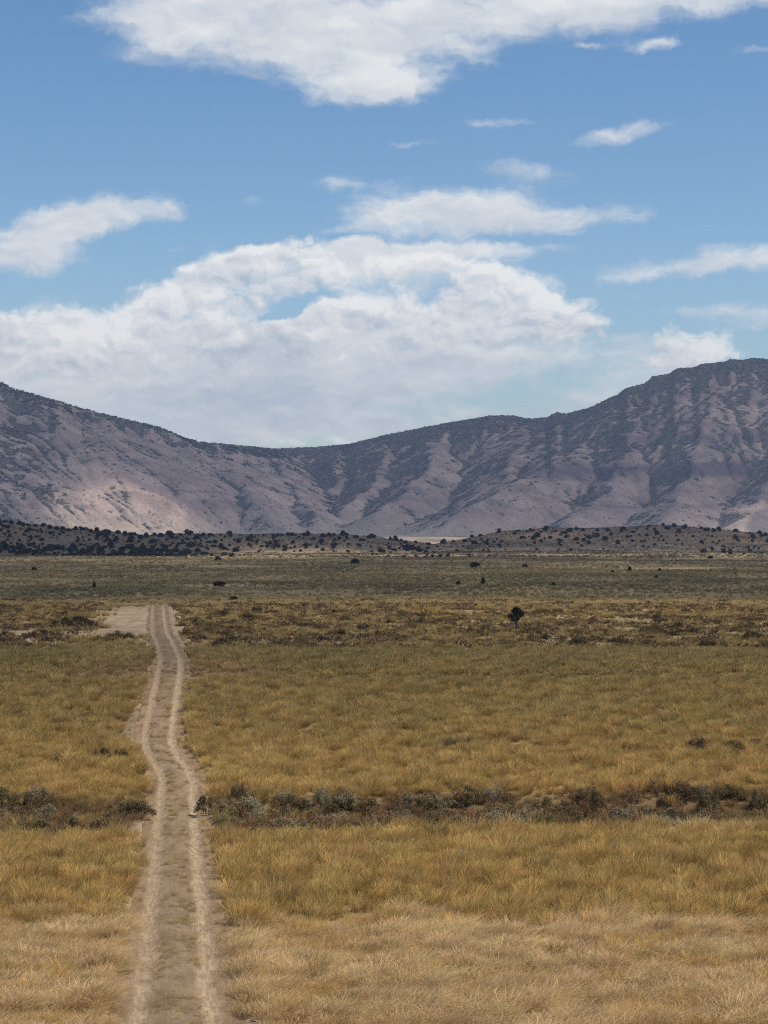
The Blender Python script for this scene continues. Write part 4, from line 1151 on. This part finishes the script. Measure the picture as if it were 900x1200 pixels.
hs = t.new('ShaderNodeHueSaturation'); hs.inputs['Hue'].default_value = 0.500; hs.inputs['Saturation'].default_value = 1.20; hs.inputs['Value'].default_value = 1.06
t.l.new(sky.outputs[0], hs.inputs['Color'])
c = t.mix(t.math('MULTIPLY', a_soft, 0.90), t.mix(1.0, hs.outputs[0], (0.98, 1.0, 1.01), 'MULTIPLY'), col_s)
c = t.mix(t.math('MULTIPLY', a_puff, 0.93), c, col_p)
t.l.new(c, bg.inputs[0])
W.cycles.sampling_method = 'MANUAL'; W.cycles.sample_map_resolution = 512

# ------------------------------------------------------------------ unseen clouds overhead, shaped to shade the mountains, hills and plain
CLM, t2, b2_, o2 = new_mat('cloud')
t2.n.remove(b2_)
dd_ = t2.new('ShaderNodeBsdfDiffuse'); dd_.inputs[0].default_value = (0.92, 0.92, 0.92, 1)
tr_ = t2.new('ShaderNodeBsdfTranslucent'); tr_.inputs[0].default_value = (0.95, 0.95, 0.95, 1)
mx_ = t2.new('ShaderNodeMixShader'); mx_.inputs[0].default_value = 0.5
t2.l.new(dd_.outputs[0], mx_.inputs[1]); t2.l.new(tr_.outputs[0], mx_.inputs[2]); tp_ = t2.new('ShaderNodeBsdfTransparent'); m3_ = t2.new('ShaderNodeMixShader')
t2.l.new(t2.mapr(t2.attr('thick', out='Fac'), 0.0, 0.55, 0.0, 0.46), m3_.inputs[0])
t2.l.new(tp_.outputs[0], m3_.inputs[1]); t2.l.new(mx_.outputs[0], m3_.inputs[2]); t2.l.new(m3_.outputs[0], o2.inputs[0])
def cloud_mesh(x0, x1, y0, y1, cell, z0, zs, maskf, thick, seed):
    '''a bumpy cloud of real thickness; maskf(x, y) > 0 where its shade falls on ground of height zs'''
    X, Y = np.meshgrid(np.arange(x0, x1, cell), np.arange(y0, y1, cell))
    m = maskf(X, Y)
    off = (z0 - zs) / math.tan(SUN_EL)
    CX_, CY_ = X + off * math.sin(SUN_AZ), Y + off * math.cos(SUN_AZ)
    th = thick * np.sqrt(np.clip(m, 0, 1.5)) * (0.75 + 0.5 * fbm(X / 300, Y / 300, 4, seed))
    topz = z0 + th * (1 + 0.5 * ridged(X / 260, Y / 260, 4, seed + 1)); botz = z0 - th * 0.25
    inside = m > 0
    nr, nc = X.shape
    idx = np.arange(nr * nc).reshape(nr, nc)
    q = inside[:-1, :-1] & inside[:-1, 1:] & inside[1:, 1:] & inside[1:, :-1]
    f = np.stack([idx[:-1, :-1], idx[:-1, 1:], idx[1:, 1:], idx[1:, :-1]], -1)[q]
    n = nr * nc
    V = np.concatenate([np.stack([CX_, CY_, topz + 2], -1).reshape(-1, 3), np.stack([CX_, CY_, botz - 2], -1).reshape(-1, 3)])
    e = {}
    for a_ in f:
        for i in range(4):
            p, r_ = int(a_[i]), int(a_[(i + 1) % 4])
            if (r_, p) in e: del e[(r_, p)]
            else: e[(p, r_)] = 1
    side = [(p, p + n, r_ + n, r_) for p, r_ in e]
    Fc = np.concatenate([f, f[:, ::-1] + n, np.array(side, int).reshape(-1, 4)])
    used = np.unique(Fc); mp = np.zeros(2 * n, int); mp[used] = np.arange(len(used))
    me = mesh_np('cloud', V[used], mp[Fc], True)
    add_attr(me, 'thick', np.concatenate([m.ravel(), m.ravel()])[used])
    return me
def shade_mountains(x, y):
    px = CX + F * x / y
    nz_ = fbm(x / 420, y / 420, 5, 701)
    m = 0.62 + 0.6 * nz_
    m -= 0.85 * np.exp(-((px - 185) / 90.0) ** 2 - ((y - 6220) / 320.0) ** 2)      # sunlit spur on the left
    m -= 1.6 * np.exp(-((px - 480) / 40.0) ** 2 - ((y - 5850) / 220.0) ** 2)      # sunlit flats by the gap
    m -= 1.6 * np.exp(-((px - 905) / 40.0) ** 2 - ((y - 6000) / 260.0) ** 2)
    edge = np.minimum(np.minimum(x + 2300, 2300 - x), np.minimum(y - 5500, 9300 - y)) / 300.0
    return np.minimum(m, edge)
def shade_plain(x, y):
    px = CX + F * x / np.maximum(y, 60)
    m = 0.42 + 0.55 * fbm(x / 220, y / 420, 5, 711)
    m += 0.45 * (1 - sstep(150, 330, px)) * sstep(1850, 2000, y)                                     # the left hill lies deepest in shade
    m -= 0.55 * np.exp(-((y - 1830 - 0.15 * x) / 130.0) ** 2) * sstep(120, 320, px)                   # pale strip before the hills stays brighter
    m -= 0.20 * np.exp(-((y - 330) / 95.0) ** 2)
    m *= sstep(128, 225, y + 14 * fbm(x / 40, y / 40, 3, 712))
    edge = np.minimum(np.minimum(x + 900, 900 - x), np.minimum(y - 100, 3000 - y)) / 120.0
    return np.minimum(m, edge)
tag(link('cloud', cloud_mesh(-2400, 2400, 5400, 9400, 50, 2700, 80, shade_mountains, 260, 720), CLM), 'unseen broken white cloud deck high over the mountain range, shading it', 'cloud', kind='structure')
tag(link('cloud', cloud_mesh(-950, 950, 90, 3000, 18, 1150, -5, shade_plain, 90, 730), CLM), 'unseen thin white cloud sheet shading the plain and the low hills', 'cloud', kind='structure')

# ------------------------------------------------------------------ sun
sd = bpy.data.lights.new('sun', 'SUN'); sd.energy = 4.8; sd.angle = math.radians(0.5); sd.color = (1.0, 0.945, 0.85)
so = bpy.data.objects.new('sun', sd); COL.objects.link(so)
dirv = Vector((math.sin(SUN_AZ) * math.cos(SUN_EL), math.cos(SUN_AZ) * math.cos(SUN_EL), math.sin(SUN_EL)))
so.rotation_euler = (-dirv).to_track_quat('-Z', 'Y').to_euler(); so.location = (200, 0, 300)

# ------------------------------------------------------------------ camera
cd = bpy.data.cameras.new('camera'); co = bpy.data.objects.new('camera', cd); COL.objects.link(co)
cd.sensor_fit = 'HORIZONTAL'; cd.sensor_width = 36.0; cd.lens = 36.0 * F / 900.0
cd.clip_start = 0.5; cd.clip_end = 40000
co.location = (0, 0, H); co.rotation_euler = (math.radians(90), 0, 0)
SC.camera = co

SC.render.engine = 'CYCLES'
cy = SC.cycles
cy.max_bounces = 4; cy.diffuse_bounces = 2; cy.glossy_bounces = 1; cy.transmission_bounces = 2; cy.volume_bounces = 0; cy.transparent_max_bounces = 12
cy.use_denoising = False; cy.filter_width = 1.1
try:
    cy.denoiser = 'OPENIMAGEDENOISE'; cy.denoising_input_passes = 'RGB_ALBEDO_NORMAL'
except Exception as e: print(e)
cy.use_adaptive_sampling = False
cy.caustics_reflective = False; cy.caustics_refractive = False
SC.view_settings.view_transform = 'Standard'; SC.view_settings.look = 'None'; SC.view_settings.exposure = 0.10; SC.view_settings.gamma = 1.0
SC.view_settings.use_curve_mapping = False
